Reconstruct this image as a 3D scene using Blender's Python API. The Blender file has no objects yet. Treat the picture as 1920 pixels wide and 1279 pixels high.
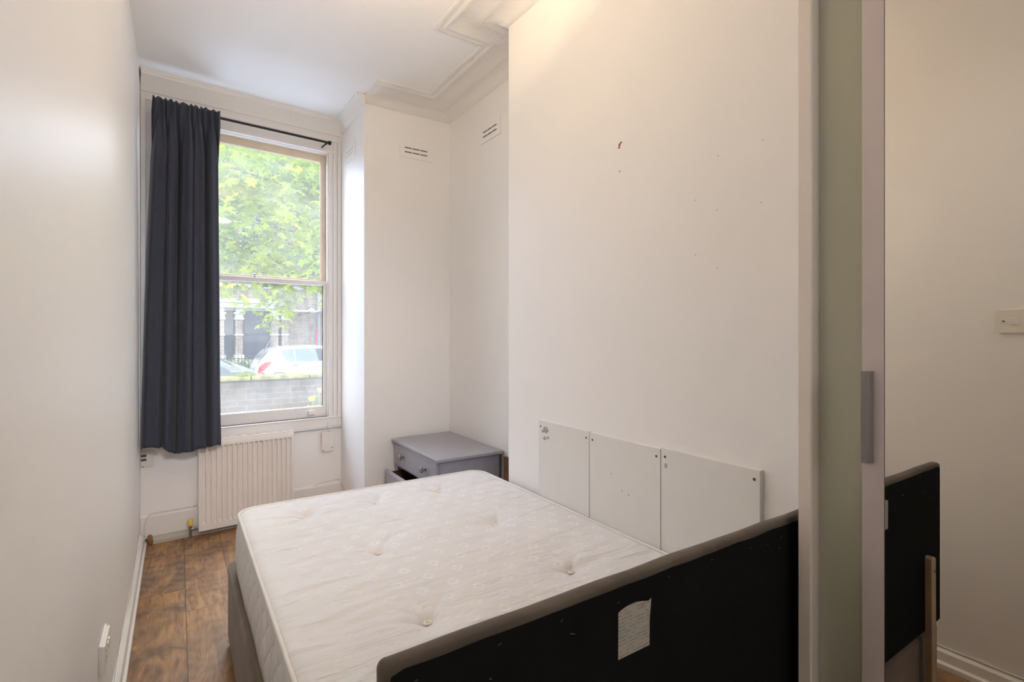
import bpy, bmesh, math, random
from mathutils import Vector, Matrix, noise
R = math.radians
random.seed(7)
S = bpy.context.scene
COL = S.collection

# ------------------------------------------------------------------ camera
F, YH, TH, H = 955.0, 626.0, math.atan(627 / 955.0), 1.40
cam_d = bpy.data.cameras.new('camera')
cam = bpy.data.objects.new('camera', cam_d)
COL.objects.link(cam)
cam.location = (0, 0, H)
cam.rotation_euler = (R(90), 0, -TH)
cam_d.sensor_width = 36
cam_d.lens = F * 36 / 1920
cam_d.shift_y = -(639.5 - YH) / 1920
cam_d.clip_start = 0.02
cam_d.clip_end = 300
S.camera = cam

# ------------------------------------------------------------------ view, world, lights
S.view_settings.view_transform = 'Standard'
S.view_settings.look = 'None'
S.view_settings.gamma = 1
S.view_settings.exposure = 0.3
S.view_settings.use_curve_mapping = False
W = bpy.data.worlds.new('overcast_sky')
S.world = W
W.use_nodes = True
bg = W.node_tree.nodes['Background']
bg.inputs[0].default_value = (0.86, 0.91, 1.0, 1)
bg.inputs[1].default_value = 4.3
try:
    S.cycles.max_bounces = 12
    S.cycles.diffuse_bounces = 7
    S.cycles.transparent_max_bounces = 16
    S.cycles.sample_clamp_indirect = 6
    S.cycles.use_denoising = True
    S.cycles.caustics_reflective = True
except Exception:
    pass


def lamp(name, kind, loc, energy, color, rot=(0, 0, 0), **kw):
    l = bpy.data.lights.new(name, kind)
    l.energy = energy
    l.color = color
    for k, v in kw.items():
        setattr(l, k, v)
    o = bpy.data.objects.new(name, l)
    o.location = loc
    o.rotation_euler = rot
    COL.objects.link(o)
    return o


# ceiling lamp above the bed, with added unseen fills: one facing up, one rear
lamp('ceiling_fill_light', 'AREA', (0.66, 1.6, 2.78), 11.5, (1.0, 0.74, 0.44), (R(160), 0, 0), shape='DISK', size=0.6)
lamp('ceiling_lamp_light', 'POINT', (0.66, 1.0, 2.42), 0.5, (1.0, 0.58, 0.36), shadow_soft_size=0.09)
lamp('rear_fill_light', 'AREA', (0.70, -1.15, 1.95), 8.4, (1.0, 0.97, 0.92), (R(108), 0, 0), shape='RECTANGLE', size=0.9, size_y=1.2)
# unseen fill lamp added high behind the camera to brighten the window wall
_p, _t = Vector((0.25, -0.95, 2.75)), Vector((0.42, 4.15, 0.55))
lamp('rear_high_fill_light', 'AREA', _p, 2.9, (1.0, 0.96, 1.0), (_t - _p).to_track_quat('-Z', 'Y').to_euler(), shape='DISK', size=0.35, spread=R(44))
# daylight coming in through the window: guides sampling only
KW = R(4.4)
WORG = Vector((-0.207, 4.165, 0))
p = lamp('window_daylight_portal', 'AREA', WORG + Vector((0.665 * math.cos(KW) - 0.2 * math.sin(KW), 0.665 * math.sin(KW) + 0.2, 1.8)), 1, (1, 1, 1),
         (R(-90), 0, KW), shape='RECTANGLE', size=1.2, size_y=2.2)
p.data.cycles.is_portal = True
# area lamps added high outside the window to strengthen its daylight
for _n, _p, _t, _e, _c in (('window_sky_fill', (1.5, 6.1, 3.8), (0.3, 1.9, 1.0), 42, (1.0, 0.90, 0.60)), ('window_sky_fill', (0.2, 6.2, 3.6), (1.2, 2.2, 1.0), 135, (0.54, 0.67, 1.0))):
    lamp(_n, 'AREA', _p, _e, _c, (Vector(_t) - Vector(_p)).to_track_quat('-Z', 'Y').to_euler(), shape='RECTANGLE', size=2.1, size_y=1.2)
# lamp added low outside to brighten the ceiling like ground bounce
lamp('ground_fill_light', 'AREA', (0.75, 6.0, 0.15), 66, (0.54, 0.69, 1.0), (Vector((0.6, 2.6, 3.0)) - Vector((0.75, 6.0, 0.15))).to_track_quat('-Z', 'Y').to_euler(), shape='RECTANGLE', size=1.6, size_y=1.0)
lamp('soft_sun', 'SUN', (6, 10, 12), 1.6, (1.0, 0.95, 0.86), (R(48), 0, R(158)), angle=R(12))


# ------------------------------------------------------------------ materials
class NT:
    def __init__(s, name):
        s.m = bpy.data.materials.new(name)
        s.m.use_nodes = True
        s.t = s.m.node_tree
        s.b = s.t.nodes['Principled BSDF']
        s.out = s.t.nodes['Material Output']

    def n(s, typ, ins=None, **kw):
        nd = s.t.nodes.new(typ)
        for k, v in kw.items():
            setattr(nd, k, v)
        for k, v in (ins or {}).items():
            s.set(nd.inputs[k], v)
        return nd

    def set(s, sock, v):
        if isinstance(v, bpy.types.NodeSocket):
            s.t.links.new(v, sock)
        elif isinstance(v, (tuple, list)) and len(v) == 3 and sock.type == 'RGBA':
            sock.default_value = (*v, 1)
        else:
            sock.default_value = v

    def P(s, **kw):
        for k, v in kw.items():
            s.set(s.b.inputs[k.replace('_', ' ')], v)

    def math(s, op, a, b=0.0, c=0.0):
        nd = s.n('ShaderNodeMath', {0: a, 1: b, 2: c}, operation=op)
        return nd.outputs[0]

    def mix(s, f, a, b, mode='MIX'):
        nd = s.t.nodes.new('ShaderNodeMix')
        nd.data_type = 'RGBA'
        nd.blend_type = mode
        s.set(nd.inputs[0], f)
        s.set(nd.inputs[6], a)
        s.set(nd.inputs[7], b)
        return nd.outputs[2]

    def ramp(s, f, stops):
        nd = s.n('ShaderNodeValToRGB', {0: f})
        el = nd.color_ramp.elements
        while len(el) < len(stops):
            el.new(0.5)
        for e, (p_, c_) in zip(el, stops):
            e.position = p_
            e.color = (*c_, 1) if len(c_) == 3 else c_
        return nd.outputs[0]

    def obj(s):
        return s.n('ShaderNodeTexCoord').outputs['Object']

    def noise(s, vec, scale, detail=3, rough=0.5, dist=0.0):
        return s.n('ShaderNodeTexNoise', {'Vector': vec, 'Scale': scale, 'Detail': detail, 'Roughness': rough, 'Distortion': dist}).outputs[0]

    def map(s, vec, scale=(1, 1, 1), rot=(0, 0, 0), loc=(0, 0, 0)):
        return s.n('ShaderNodeMapping', {'Vector': vec, 'Scale': scale, 'Rotation': rot, 'Location': loc}).outputs[0]

    def bump(s, h, strength=0.3, dist=0.01):
        s.P(Normal=s.n('ShaderNodeBump', {'Height': h, 'Strength': strength, 'Distance': dist}).outputs[0])


def plain(name, c, rough=0.5, metal=0.0, var=0.06, scale=12, bump=0.0, **kw):
    """procedural material: base colour with slight mottling"""
    t = NT(name)
    v = t.obj()
    nz = t.noise(v, scale, 4)
    d = tuple(max(0, x * (1 - var)) for x in c)
    l = tuple(min(1, x * (1 + var)) for x in c)
    t.P(Base_Color=t.ramp(nz, [(0.3, d), (0.7, l)]), Roughness=rough, Metallic=metal)
    if bump:
        t.bump(t.noise(v, scale * 6, 3), bump, 0.004)
    for k, v_ in kw.items():
        t.P(**{k: v_})
    return t.m


def paint(name, c, stain=(0.62, 0.52, 0.36), amt=0.12, rough=0.55, bump=0.08):
    t = NT(name)
    v = t.obj()
    n1 = t.noise(v, 1.7, 5, 0.6)
    n2 = t.noise(v, 9, 4, 0.6)
    base = t.mix(t.math('MULTIPLY', n2, 0.10), c, tuple(x * 0.9 for x in c))
    m = t.ramp(n1, [(0.58, (0, 0, 0)), (0.85, (1, 1, 1))])
    m = t.math('MULTIPLY', m, amt)
    t.P(Base_Color=t.mix(m, base, stain), Roughness=rough)
    t.bump(t.noise(v, 55, 4), bump, 0.004)
    return t.m


M = {}
M['wall'] = paint('white_wall_paint', (0.88, 0.87, 0.862), amt=0.10)
M['wall_gloss'] = paint('satin_white_wall_paint', (0.88, 0.87, 0.862), amt=0.05, rough=0.48)
M['ceiling'] = paint('white_ceiling_paint', (0.90, 0.89, 0.885), amt=0.05, rough=0.8)
M['cornice'] = paint('old_cornice_paint', (0.82, 0.80, 0.77), stain=(0.56, 0.47, 0.30), amt=0.5, rough=0.7, bump=0.5)
M['trim'] = paint('white_gloss_trim_paint', (0.82, 0.79, 0.77), amt=0.15, rough=0.35)
M['trim_old'] = paint('dirty_trim_paint', (0.50, 0.48, 0.42), stain=(0.10, 0.085, 0.06), amt=0.9, rough=0.6, bump=0.6)
M['sash_cream'] = plain('aged_cream_sash_paint', (0.72, 0.62, 0.48), 0.45)
M['gap'] = plain('dark_gap', (0.09, 0.075, 0.06), 0.9)
M['rad'] = plain('radiator_enamel', (0.84, 0.79, 0.74), 0.3, var=0.02)
M['plastic'] = plain('white_plastic', (0.80, 0.77, 0.72), 0.35, var=0.02)
M['plastic_dark'] = plain('plastic_shadow_slot', (0.10, 0.08, 0.07), 0.6)
M['cable'] = plain('cream_cable_sheath', (0.74, 0.71, 0.65), 0.5, var=0.03)
M['black_metal'] = plain('black_curtain_rod_metal', (0.02, 0.02, 0.022), 0.35, 0.6)
M['brass'] = plain('yellow_valve_cap', (0.75, 0.56, 0.12), 0.45)
M['copper'] = plain('copper_pipe', (0.45, 0.25, 0.14), 0.35, 0.8)
M['rust'] = plain('brown_debris', (0.25, 0.12, 0.06), 0.9)
M['grey_paint'] = plain('grey_furniture_paint', (0.33, 0.33, 0.375), 0.33, var=0.05, scale=20, bump=0.05)
M['brown_wood'] = plain('dark_brown_wood', (0.085, 0.03, 0.015), 0.5, var=0.3)
M['knob'] = plain('pewter_knob_metal', (0.34, 0.33, 0.35), 0.28, 0.9)
M['board'] = plain('white_melamine_board', (0.76, 0.755, 0.735), 0.3, var=0.015)
M['screw'] = plain('dark_screw_head', (0.10, 0.08, 0.07), 0.5, 0.5)
M['taupe'] = plain('taupe_velvet', (0.088, 0.068, 0.052), 0.85, var=0.3, scale=9, bump=0.3, Sheen_Weight=0.1)
M['divan'] = plain('grey_velvet_divan', (0.145, 0.115, 0.094), 0.8, var=0.35, scale=6, bump=0.2, Sheen_Weight=0.2)
M['ticket'] = plain('peeled_patch_grey', (0.35, 0.38, 0.36), 0.7, var=0.4, scale=80)
M['door_frame'] = plain('wardrobe_white_frame', (0.66, 0.60, 0.545), 0.4, var=0.02)
M['stile'] = plain('wardrobe_aluminium_stile', (0.50, 0.44, 0.43), 0.42, 0.15, var=0.02)
M['handle'] = plain('brushed_aluminium_handle', (0.21, 0.19, 0.185), 0.4, 0.2, var=0.03)
M['batten'] = plain('pale_pine_batten', (0.42, 0.30, 0.20), 0.6, var=0.15)


def m_floor():
    t = NT('rustic_oak_laminate')
    v = t.obj()
    sp = t.n('ShaderNodeSeparateXYZ', {0: v})
    x, y = sp.outputs[0], sp.outputs[1]
    WD, LN = 0.21, 1.06
    cx = t.math('DIVIDE', t.math('ADD', x, 0.175), WD)
    ci = t.math('FLOOR', cx)
    fx = t.math('FRACT', cx)
    off = t.n('ShaderNodeTexWhiteNoise', {'W': t.math('ADD', ci, 40.5)}, noise_dimensions='1D').outputs[0]
    # known joints: column 0 at y=3.32, column 1 at y=3.04
    o0 = t.math('MULTIPLY', t.math('COMPARE', ci, 0.0, 0.1), 3.32 / LN)
    o1 = t.math('MULTIPLY', t.math('COMPARE', ci, 1.0, 0.1), 3.04 / LN)
    oth = t.math('MULTIPLY', off, t.math('GREATER_THAN', t.math('ABSOLUTE', t.math('SUBTRACT', ci, 0.5)), 0.9))
    oo = t.math('ADD', t.math('ADD', o0, o1), oth)
    cy = t.math('SUBTRACT', t.math('DIVIDE', y, LN), oo)
    ri = t.math('FLOOR', cy)
    fy = t.math('FRACT', cy)
    cell = t.n('ShaderNodeCombineXYZ', {0: ci, 1: ri, 2: 3.3}).outputs[0]
    wn = t.n('ShaderNodeTexWhiteNoise', {'Vector': cell}, noise_dimensions='3D').outputs[0]
    wcol = t.n('ShaderNodeTexWhiteNoise', {'Vector': cell}, noise_dimensions='3D').outputs[1]
    vv = t.n('ShaderNodeVectorMath', {0: v, 1: t.n('ShaderNodeVectorMath', {0: wcol, 1: (9, 9, 9)}, operation='MULTIPLY').outputs[0]}, operation='ADD').outputs[0]
    g1 = t.noise(t.map(vv, (11, 1.6, 1)), 2.0, 8, 0.65, 1.4)
    g2 = t.noise(t.map(vv, (85, 4, 1)), 2.0, 4, 0.6, 0.4)
    blotch = t.noise(t.map(vv, (2.2, 1.6, 1)), 2.2, 4, 0.6, 0.6)
    c = t.ramp(g1, [(0.30, (0.10, 0.044, 0.016)), (0.45, (0.26, 0.125, 0.045)), (0.60, (0.44, 0.24, 0.095)), (0.8, (0.50, 0.31, 0.155))])
    c = t.mix(t.math('MULTIPLY', g2, 0.30), c, (0.14, 0.075, 0.04))
    c = t.mix(t.ramp(blotch, [(0.46, (0, 0, 0)), (0.62, (0.85, 0.85, 0.85))]), c, (0.115, 0.068, 0.042))
    # swirl knots
    wv = t.n('ShaderNodeTexWave', {'Vector': t.map(vv, (5, 1.3, 1)), 'Scale': 3.0, 'Distortion': 9.0, 'Detail': 3.0, 'Detail Scale': 0.8}, wave_type='RINGS').outputs[1]
    c = t.mix(t.math('MULTIPLY', wv, 0.22), c, (0.45, 0.28, 0.15))
    c = t.mix(t.math('MULTIPLY', t.math('SUBTRACT', wn, 0.30), 0.55), c, (0.50, 0.29, 0.13))
    # fine splits along the grain
    cn = t.noise(t.map(vv, (14, 0.45, 1)), 1.5, 0.0, 0.4, 0.0)
    cm = t.math('MULTIPLY', t.math('LESS_THAN', t.math('ABSOLUTE', t.math('SUBTRACT', cn, 0.5)), 0.0035), t.math('GREATER_THAN', t.noise(vv, 4.5, 1), 0.60))
    c = t.mix(t.math('MULTIPLY', cm, 0.8), c, (0.04, 0.022, 0.012))
    ex = t.math('LESS_THAN', t.math('MINIMUM', fx, t.math('SUBTRACT', 1.0, fx)), 0.009)
    ey = t.math('LESS_THAN', t.math('MINIMUM', fy, t.math('SUBTRACT', 1.0, fy)), 0.0013)
    e = t.math('MAXIMUM', ex, ey)
    c = t.mix(t.math('MULTIPLY', e, 0.8), c, (0.05, 0.03, 0.018))
    t.P(Base_Color=c, Roughness=t.math('ADD', t.math('MULTIPLY', g1, 0.2), 0.38))
    t.bump(t.math('SUBTRACT', g1, t.math('MULTIPLY', e, 0.8)), 0.25, 0.004)
    return t.m


M['floor'] = m_floor()


def m_mattress():
    t = NT('damask_mattress_ticking')
    v = t.obj()
    sp = t.n('ShaderNodeSeparateXYZ', {0: v})
    x, y, z = sp.outputs
    ax, ay = 0.105, 0.150
    gx = t.math('DIVIDE', x, ax)
    row = t.math('FLOOR', t.math('DIVIDE', y, ay / 2))
    sh = t.math('MULTIPLY', t.math('MODULO', row, 2.0), 0.5)
    fx = t.math('SUBTRACT', t.math('FRACT', t.math('ADD', gx, sh)), 0.5)
    fy = t.math('SUBTRACT', t.math('FRACT', t.math('DIVIDE', y, ay / 2)), 0.5)
    dx = t.math('ABSOLUTE', t.math('MULTIPLY', fx, ax))
    dy = t.math('ABSOLUTE', t.math('MULTIPLY', fy, ay / 2))
    dm = t.math('ADD', t.math('DIVIDE', dx, 0.024), t.math('DIVIDE', dy, 0.024))
    ring = t.math('MULTIPLY', t.math('LESS_THAN', dm, 1.0), t.math('GREATER_THAN', dm, 0.42))
    fine = t.noise(t.map(v, (40, 260, 40)), 3, 2)
    ring = t.math('MULTIPLY', ring, t.math('GREATER_THAN', fine, 0.40))
    side = t.math('GREATER_THAN', z, 0.57)
    ring = t.math('MULTIPLY', ring, side)
    patch_fade = t.math('MULTIPLY', t.ramp(t.noise(v, 2.2, 3), [(0.35, (0.35, 0.35, 0.35)), (0.6, (1, 1, 1))]), t.ramp(t.math('ADD', x, t.math('MULTIPLY', y, 0.18)), [(0.55, (0.12, 0.12, 0.12)), (0.95, (1, 1, 1))]))  # pattern faded towards the left to imitate washing out by bright light
    big = t.noise(v, 2.5, 4)
    c = t.ramp(big, [(0.35, (0.68, 0.665, 0.655)), (0.65, (0.72, 0.71, 0.705))])
    st = t.ramp(t.noise(v, 3.1, 5, 0.6), [(0.60, (0, 0, 0)), (0.74, (0.38, 0.38, 0.38))])
    c = t.mix(st, c, (0.64, 0.60, 0.47))
    c = t.mix(t.math('MULTIPLY', t.math('MULTIPLY', ring, patch_fade), 0.5), c, (0.88, 0.88, 0.90))
    t.P(Base_Color=c, Roughness=0.62, Sheen_Weight=0.25)
    # wrinkles across the width and a diamond quilt on the border
    wr = t.noise(t.map(v, (3.0, 13, 2), (0, 0, R(-10))), 1.0, 3, 0.5, 1.2)
    wr2 = t.noise(t.map(v, (12, 30, 4), (0, 0, R(-14))), 1.0, 3, 0.5, 0.8)
    q1 = t.math('ABSOLUTE', t.math('SINE', t.math('MULTIPLY', t.math('ADD', y, z), 32.0)))
    q2 = t.math('ABSOLUTE', t.math('SINE', t.math('MULTIPLY', t.math('SUBTRACT', y, z), 32.0)))
    q = t.math('MULTIPLY', t.math('POWER', t.math('MULTIPLY', q1, q2), 0.4), t.math('SUBTRACT', 1.0, side))
    h = t.math('ADD', t.math('MULTIPLY', t.math('ADD', wr, t.math('MULTIPLY', wr2, 0.22)), 0.9), t.math('MULTIPLY', q, 0.35))
    t.bump(h, 0.85, 0.024)
    return t.m


M['mattress'] = m_mattress()
M['piping'] = plain('cream_piping_tape', (0.74, 0.72, 0.68), 0.7, var=0.04)
M['tuft'] = plain('tuft_felt', (0.74, 0.66, 0.58), 0.8, var=0.1)


def m_black():
    t = NT('black_dust_cover_cloth')
    v = t.obj()
    d = t.ramp(t.noise(t.map(v, (3, 1, 6), (0, R(30), 0)), 3, 4, 0.7), [(0.62, (0, 0, 0)), (0.8, (0.25, 0.25, 0.25))])
    t.P(Base_Color=t.mix(d, (0.0105, 0.0103, 0.0098), (0.028, 0.028, 0.030)), Roughness=0.95, Specular_IOR_Level=0.08)
    t.bump(t.noise(v, 300, 2), 0.2, 0.001)
    return t.m


M['black'] = m_black()


def m_curtain():
    t = NT('charcoal_navy_curtain_cloth')
    v = t.obj()
    w = t.noise(t.map(v, (500, 500, 30)), 1, 2)
    t.P(Base_Color=t.ramp(w, [(0.3, (0.031, 0.036, 0.056)), (0.7, (0.047, 0.053, 0.080))]), Roughness=0.85, Sheen_Weight=0.15, Sheen_Roughness=0.4)
    t.bump(w, 0.1, 0.001)
    return t.m


M['curtain'] = m_curtain()


def m_paper():
    t = NT('printed_care_label_paper')
    v = t.obj()
    sp = t.n('ShaderNodeSeparateXYZ', {0: v})
    lines = t.math('LESS_THAN', t.math('FRACT', t.math('MULTIPLY', sp.outputs[2], 150.0)), 0.45)
    br = t.math('GREATER_THAN', t.noise(t.map(v, (130, 10, 160)), 1, 3), 0.44)
    zone = t.math('GREATER_THAN', t.noise(t.map(v, (40, 1, 60)), 1, 2), 0.44)
    mk = t.math('MULTIPLY', t.math('MULTIPLY', lines, br), zone)
    t.P(Base_Color=t.mix(t.math('MULTIPLY', mk, 0.65), (0.44, 0.40, 0.35), (0.17, 0.27, 0.23)), Roughness=0.7)
    return t.m


M['paper'] = m_paper()


def m_glass():
    t = NT('hazy_window_glass')
    v = t.obj()
    tr = t.n('ShaderNodeBsdfTransparent', {0: (0.97, 0.985, 0.98)})
    gl = t.n('ShaderNodeBsdfGlossy', {0: (1, 1, 1), 1: 0.02})
    tl = t.n('ShaderNodeBsdfTranslucent', {0: (0.96, 0.96, 0.96)})
    d = t.ramp(t.noise(v, 3.0, 5, 0.6), [(0.3, (0.035, 0.035, 0.035)), (0.75, (0.085, 0.085, 0.085))])  # translucent veil put in the glass to imitate haze over the view
    m1 = t.n('ShaderNodeMixShader', {0: d, 1: tr.outputs[0], 2: tl.outputs[0]})
    m2 = t.n('ShaderNodeMixShader', {0: 0.04, 1: m1.outputs[0], 2: gl.outputs[0]})
    t.t.links.new(m2.outputs[0], t.out.inputs[0])
    return t.m


M['glass'] = m_glass()


def m_mirror():
    t = NT('mirror_silvering')
    gl = t.n('ShaderNodeBsdfGlossy', {0: (0.74, 0.70, 0.635), 1: 0.0})
    t.t.links.new(gl.outputs[0], t.out.inputs[0])
    return t.m


M['mirror'] = m_mirror()


def m_frost():
    t = NT('frosted_green_glass')
    v = t.obj()
    t.P(Base_Color=t.mix(t.noise(v, 1.5, 2), (0.37, 0.375, 0.29), (0.41, 0.41, 0.32)), Roughness=0.42, Specular_IOR_Level=0.6, Coat_Weight=0.25, Coat_Roughness=0.25)
    return t.m


M['frost'] = m_frost()


def m_brick(name, c1, c2, mortar, scale=1.0, vert='XZ'):
    t = NT(name)
    v = t.obj()
    sp = t.n('ShaderNodeSeparateXYZ', {0: v})
    vec = t.n('ShaderNodeCombineXYZ', {0: sp.outputs[0], 1: sp.outputs[2], 2: 0.0}).outputs[0]
    b = t.n('ShaderNodeTexBrick', {'Vector': vec, 'Color1': c1, 'Color2': c2, 'Mortar': mortar, 'Scale': scale, 'Mortar Size': 0.008, 'Brick Width': 0.23, 'Row Height': 0.078})
    st = t.ramp(t.noise(t.map(v, (1.6, 1, 0.8)), 2.4, 5, 0.65), [(0.45, (0, 0, 0)), (0.72, (0.8, 0.8, 0.8))])
    t.P(Base_Color=t.mix(st, b.outputs[0], tuple(x * 0.35 for x in c1)), Roughness=0.9)
    t.bump(b.outputs[1], -0.3, 0.01)
    return t.m


M['brick'] = m_brick('london_stock_brick', (0.40, 0.31, 0.24), (0.32, 0.23, 0.18), (0.55, 0.52, 0.47))
M['garden_brick'] = m_brick('weathered_garden_brick', (0.20, 0.155, 0.115), (0.15, 0.12, 0.09), (0.21, 0.19, 0.16))
M['moss'] = plain('mossy_coping_stone', (0.24, 0.22, 0.08), 0.95, var=0.5, scale=9, bump=0.6)
M['stone'] = plain('white_painted_stone', (0.62, 0.61, 0.61), 0.7)
M['dark_joinery'] = plain('slate_blue_joinery', (0.05, 0.055, 0.085), 0.4)
M['blue_pane'] = plain('dark_bay_window_pane', (0.045, 0.06, 0.09), 0.15)
M['asphalt'] = plain('asphalt', (0.11, 0.11, 0.115), 0.9, var=0.2)
M['soil'] = plain('garden_soil', (0.10, 0.075, 0.045), 0.95, var=0.5, scale=5)
M['car_white'] = plain('white_car_paint', (0.80, 0.81, 0.83), 0.2, var=0.0, Coat_Weight=1.0)
M['car_silver'] = plain('silver_car_paint', (0.42, 0.44, 0.46), 0.25, 0.4, var=0.0, Coat_Weight=1.0)
M['car_blue'] = plain('dark_blue_car_paint', (0.03, 0.04, 0.09), 0.25, var=0.0, Coat_Weight=1.0)
M['car_glass'] = plain('tinted_car_glass', (0.16, 0.20, 0.21), 0.08, var=0.0)
M['tyre'] = plain('black_tyre_rubber', (0.015, 0.015, 0.015), 0.8)
M['tail'] = plain('red_tail_light_lens', (0.60, 0.05, 0.05), 0.2)
M['red'] = plain('red_post_paint', (0.55, 0.03, 0.06), 0.5)
M['iron'] = plain('black_iron_railing', (0.03, 0.03, 0.035), 0.5, 0.5)
M['bark'] = plain('grey_brown_bark', (0.15, 0.12, 0.10), 0.9, var=0.4, scale=6, bump=0.6)
M['petal'] = plain('yellow_petals', (0.95, 0.72, 0.03), 0.5)


def m_leaf(name, a, b):
    t = NT(name)
    v = t.obj()
    c = t.ramp(t.noise(v, 1.9, 4), [(0.35, a), (0.65, b)])
    df = t.n('ShaderNodeBsdfDiffuse', {0: c})
    tl = t.n('ShaderNodeBsdfTranslucent', {0: c})
    mx = t.n('ShaderNodeMixShader', {0: 0.5, 1: df.outputs[0], 2: tl.outputs[0]})
    t.t.links.new(mx.outputs[0], t.out.inputs[0])
    return t.m


M['leaf'] = m_leaf('bright_green_leaves', (0.20, 0.31, 0.03), (0.50, 0.58, 0.05))
M['leaf_far'] = m_leaf('pale_green_leaves', (0.22, 0.30, 0.07), (0.42, 0.50, 0.12))
M['hedge'] = m_leaf('hedge_leaves', (0.16, 0.26, 0.05), (0.36, 0.44, 0.10))

# ------------------------------------------------------------------ mesh helpers
I4 = Matrix.Identity(4)


def obj(name, bm, mat, parent=None, smooth=False, bevel=0.0, mats=None, segs=2, autosmooth=None):
    bmesh.ops.recalc_face_normals(bm, faces=bm.faces[:])
    me = bpy.data.meshes.new(name)
    bm.to_mesh(me)
    bm.free()
    for m in (mats or [mat]):
        me.materials.append(M[m] if isinstance(m, str) else m)
    if smooth:
        me.polygons.foreach_set('use_smooth', [True] * len(me.polygons))
        if autosmooth:
            me.set_sharp_from_angle(angle=R(autosmooth))
    o = bpy.data.objects.new(name, me)
    COL.objects.link(o)
    if parent:
        o.parent = parent
    if bevel:
        b = o.modifiers.new('bevel', 'BEVEL')
        b.width = bevel
        b.segments = segs
        b.limit_method = 'ANGLE'
    return o


def box(bm, x0, x1, y0, y1, z0, z1, mi=0):
    vs = [bm.verts.new((x, y, z)) for x in (x0, x1) for y in (y0, y1) for z in (z0, z1)]
    for q in ((0, 1, 3, 2), (4, 6, 7, 5), (0, 4, 5, 1), (2, 3, 7, 6), (0, 2, 6, 4), (1, 5, 7, 3)):
        bm.faces.new([vs[i] for i in q]).material_index = mi
    return vs


def B(*a):
    bm = bmesh.new()
    box(bm, *a)
    return bm


def prism(bm, pts, lo, hi, axis='Z', mi=0):
    """pts: 2-D outline; extruded from lo to hi along axis"""
    def mk(p, h):
        if axis == 'Z':
            return (p[0], p[1], h)
        if axis == 'Y':
            return (p[0], h, p[1])
        return (h, p[0], p[1])
    a = [bm.verts.new(mk(p, lo)) for p in pts]
    b = [bm.verts.new(mk(p, hi)) for p in pts]
    n = len(pts)
    fa = bm.faces.new(a)
    fb = bm.faces.new(b[::-1])
    for i in range(n):
        bm.faces.new((a[i], b[i], b[(i + 1) % n], a[(i + 1) % n])).material_index = mi
    fa.material_index = fb.material_index = mi


def tube(bm, pts, r, seg=10, cap=True, mi=0):
    pts = [Vector(p) for p in pts]
    rings = []
    up = Vector((0, 0, 1))
    for i, p in enumerate(pts):
        t = (pts[min(i + 1, len(pts) - 1)] - pts[max(i - 1, 0)]).normalized()
        a = t.cross(up)
        if a.length < 1e-3:
            a = t.cross(Vector((1, 0, 0)))
        a.normalize()
        b = t.cross(a).normalized()
        rr = r[i] if isinstance(r, (list, tuple)) else r
        rings.append([bm.verts.new(p + (a * math.cos(2 * math.pi * k / seg) + b * math.sin(2 * math.pi * k / seg)) * rr) for k in range(seg)])
    for i in range(len(rings) - 1):
        for k in range(seg):
            bm.faces.new((rings[i][k], rings[i][(k + 1) % seg], rings[i + 1][(k + 1) % seg], rings[i + 1][k])).material_index = mi
    if cap:
        bm.faces.new(rings[0][::-1]).material_index = mi
        bm.faces.new(rings[-1]).material_index = mi


def lathe(bm, prof, origin, axis, seg=20, mi=0):
    """prof: (radius, distance along axis)"""
    ax = Vector(axis).normalized()
    u = ax.orthogonal().normalized()
    v = ax.cross(u)
    o = Vector(origin)
    rings = [[bm.verts.new(o + ax * h + (u * math.cos(2 * math.pi * k / seg) + v * math.sin(2 * math.pi * k / seg)) * max(r, 1e-5)) for k in range(seg)] for r, h in prof]
    for i in range(len(rings) - 1):
        for k in range(seg):
            bm.faces.new((rings[i][k], rings[i][(k + 1) % seg], rings[i + 1][(k + 1) % seg], rings[i + 1][k])).material_index = mi
    bm.faces.new(rings[0][::-1]).material_index = mi
    bm.faces.new(rings[-1]).material_index = mi


def smooth_pts(pts, n=8):
    """Catmull-Rom through points"""
    P = [Vector(p) for p in pts]
    out = []
    for i in range(len(P) - 1):
        p0, p1, p2, p3 = P[max(i - 1, 0)], P[i], P[i + 1], P[min(i + 2, len(P) - 1)]
        for k in range(n):
            s = k / n
            out.append(0.5 * ((2 * p1) + (-p0 + p2) * s + (2 * p0 - 5 * p1 + 4 * p2 - p3) * s * s + (-p0 + 3 * p1 - 3 * p2 + p3) * s ** 3))
    out.append(P[-1])
    return out


def tag(o, label, cat, group=None, kind=None):
    o['label'] = label
    o['category'] = cat
    if group:
        o['group'] = group
    if kind:
        o['kind'] = kind
    return o


def thing(name, label, cat, loc=(0, 0, 0), rz=0, group=None, kind=None):
    o = bpy.data.objects.new(name, None)
    o.empty_display_size = 0.1
    COL.objects.link(o)
    o.location = loc
    o.rotation_euler = (0, 0, rz)
    return tag(o, label, cat, group, kind)


def structure(o, label, cat='wall'):
    return tag(o, label, cat, None, 'structure')


WM = Matrix.Translation(WORG) @ Matrix.Rotation(KW, 4, 'Z')   # frame of the window wall: x along it, y outwards


def at_wall(o):
    o.matrix_world = WM
    return o


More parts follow.
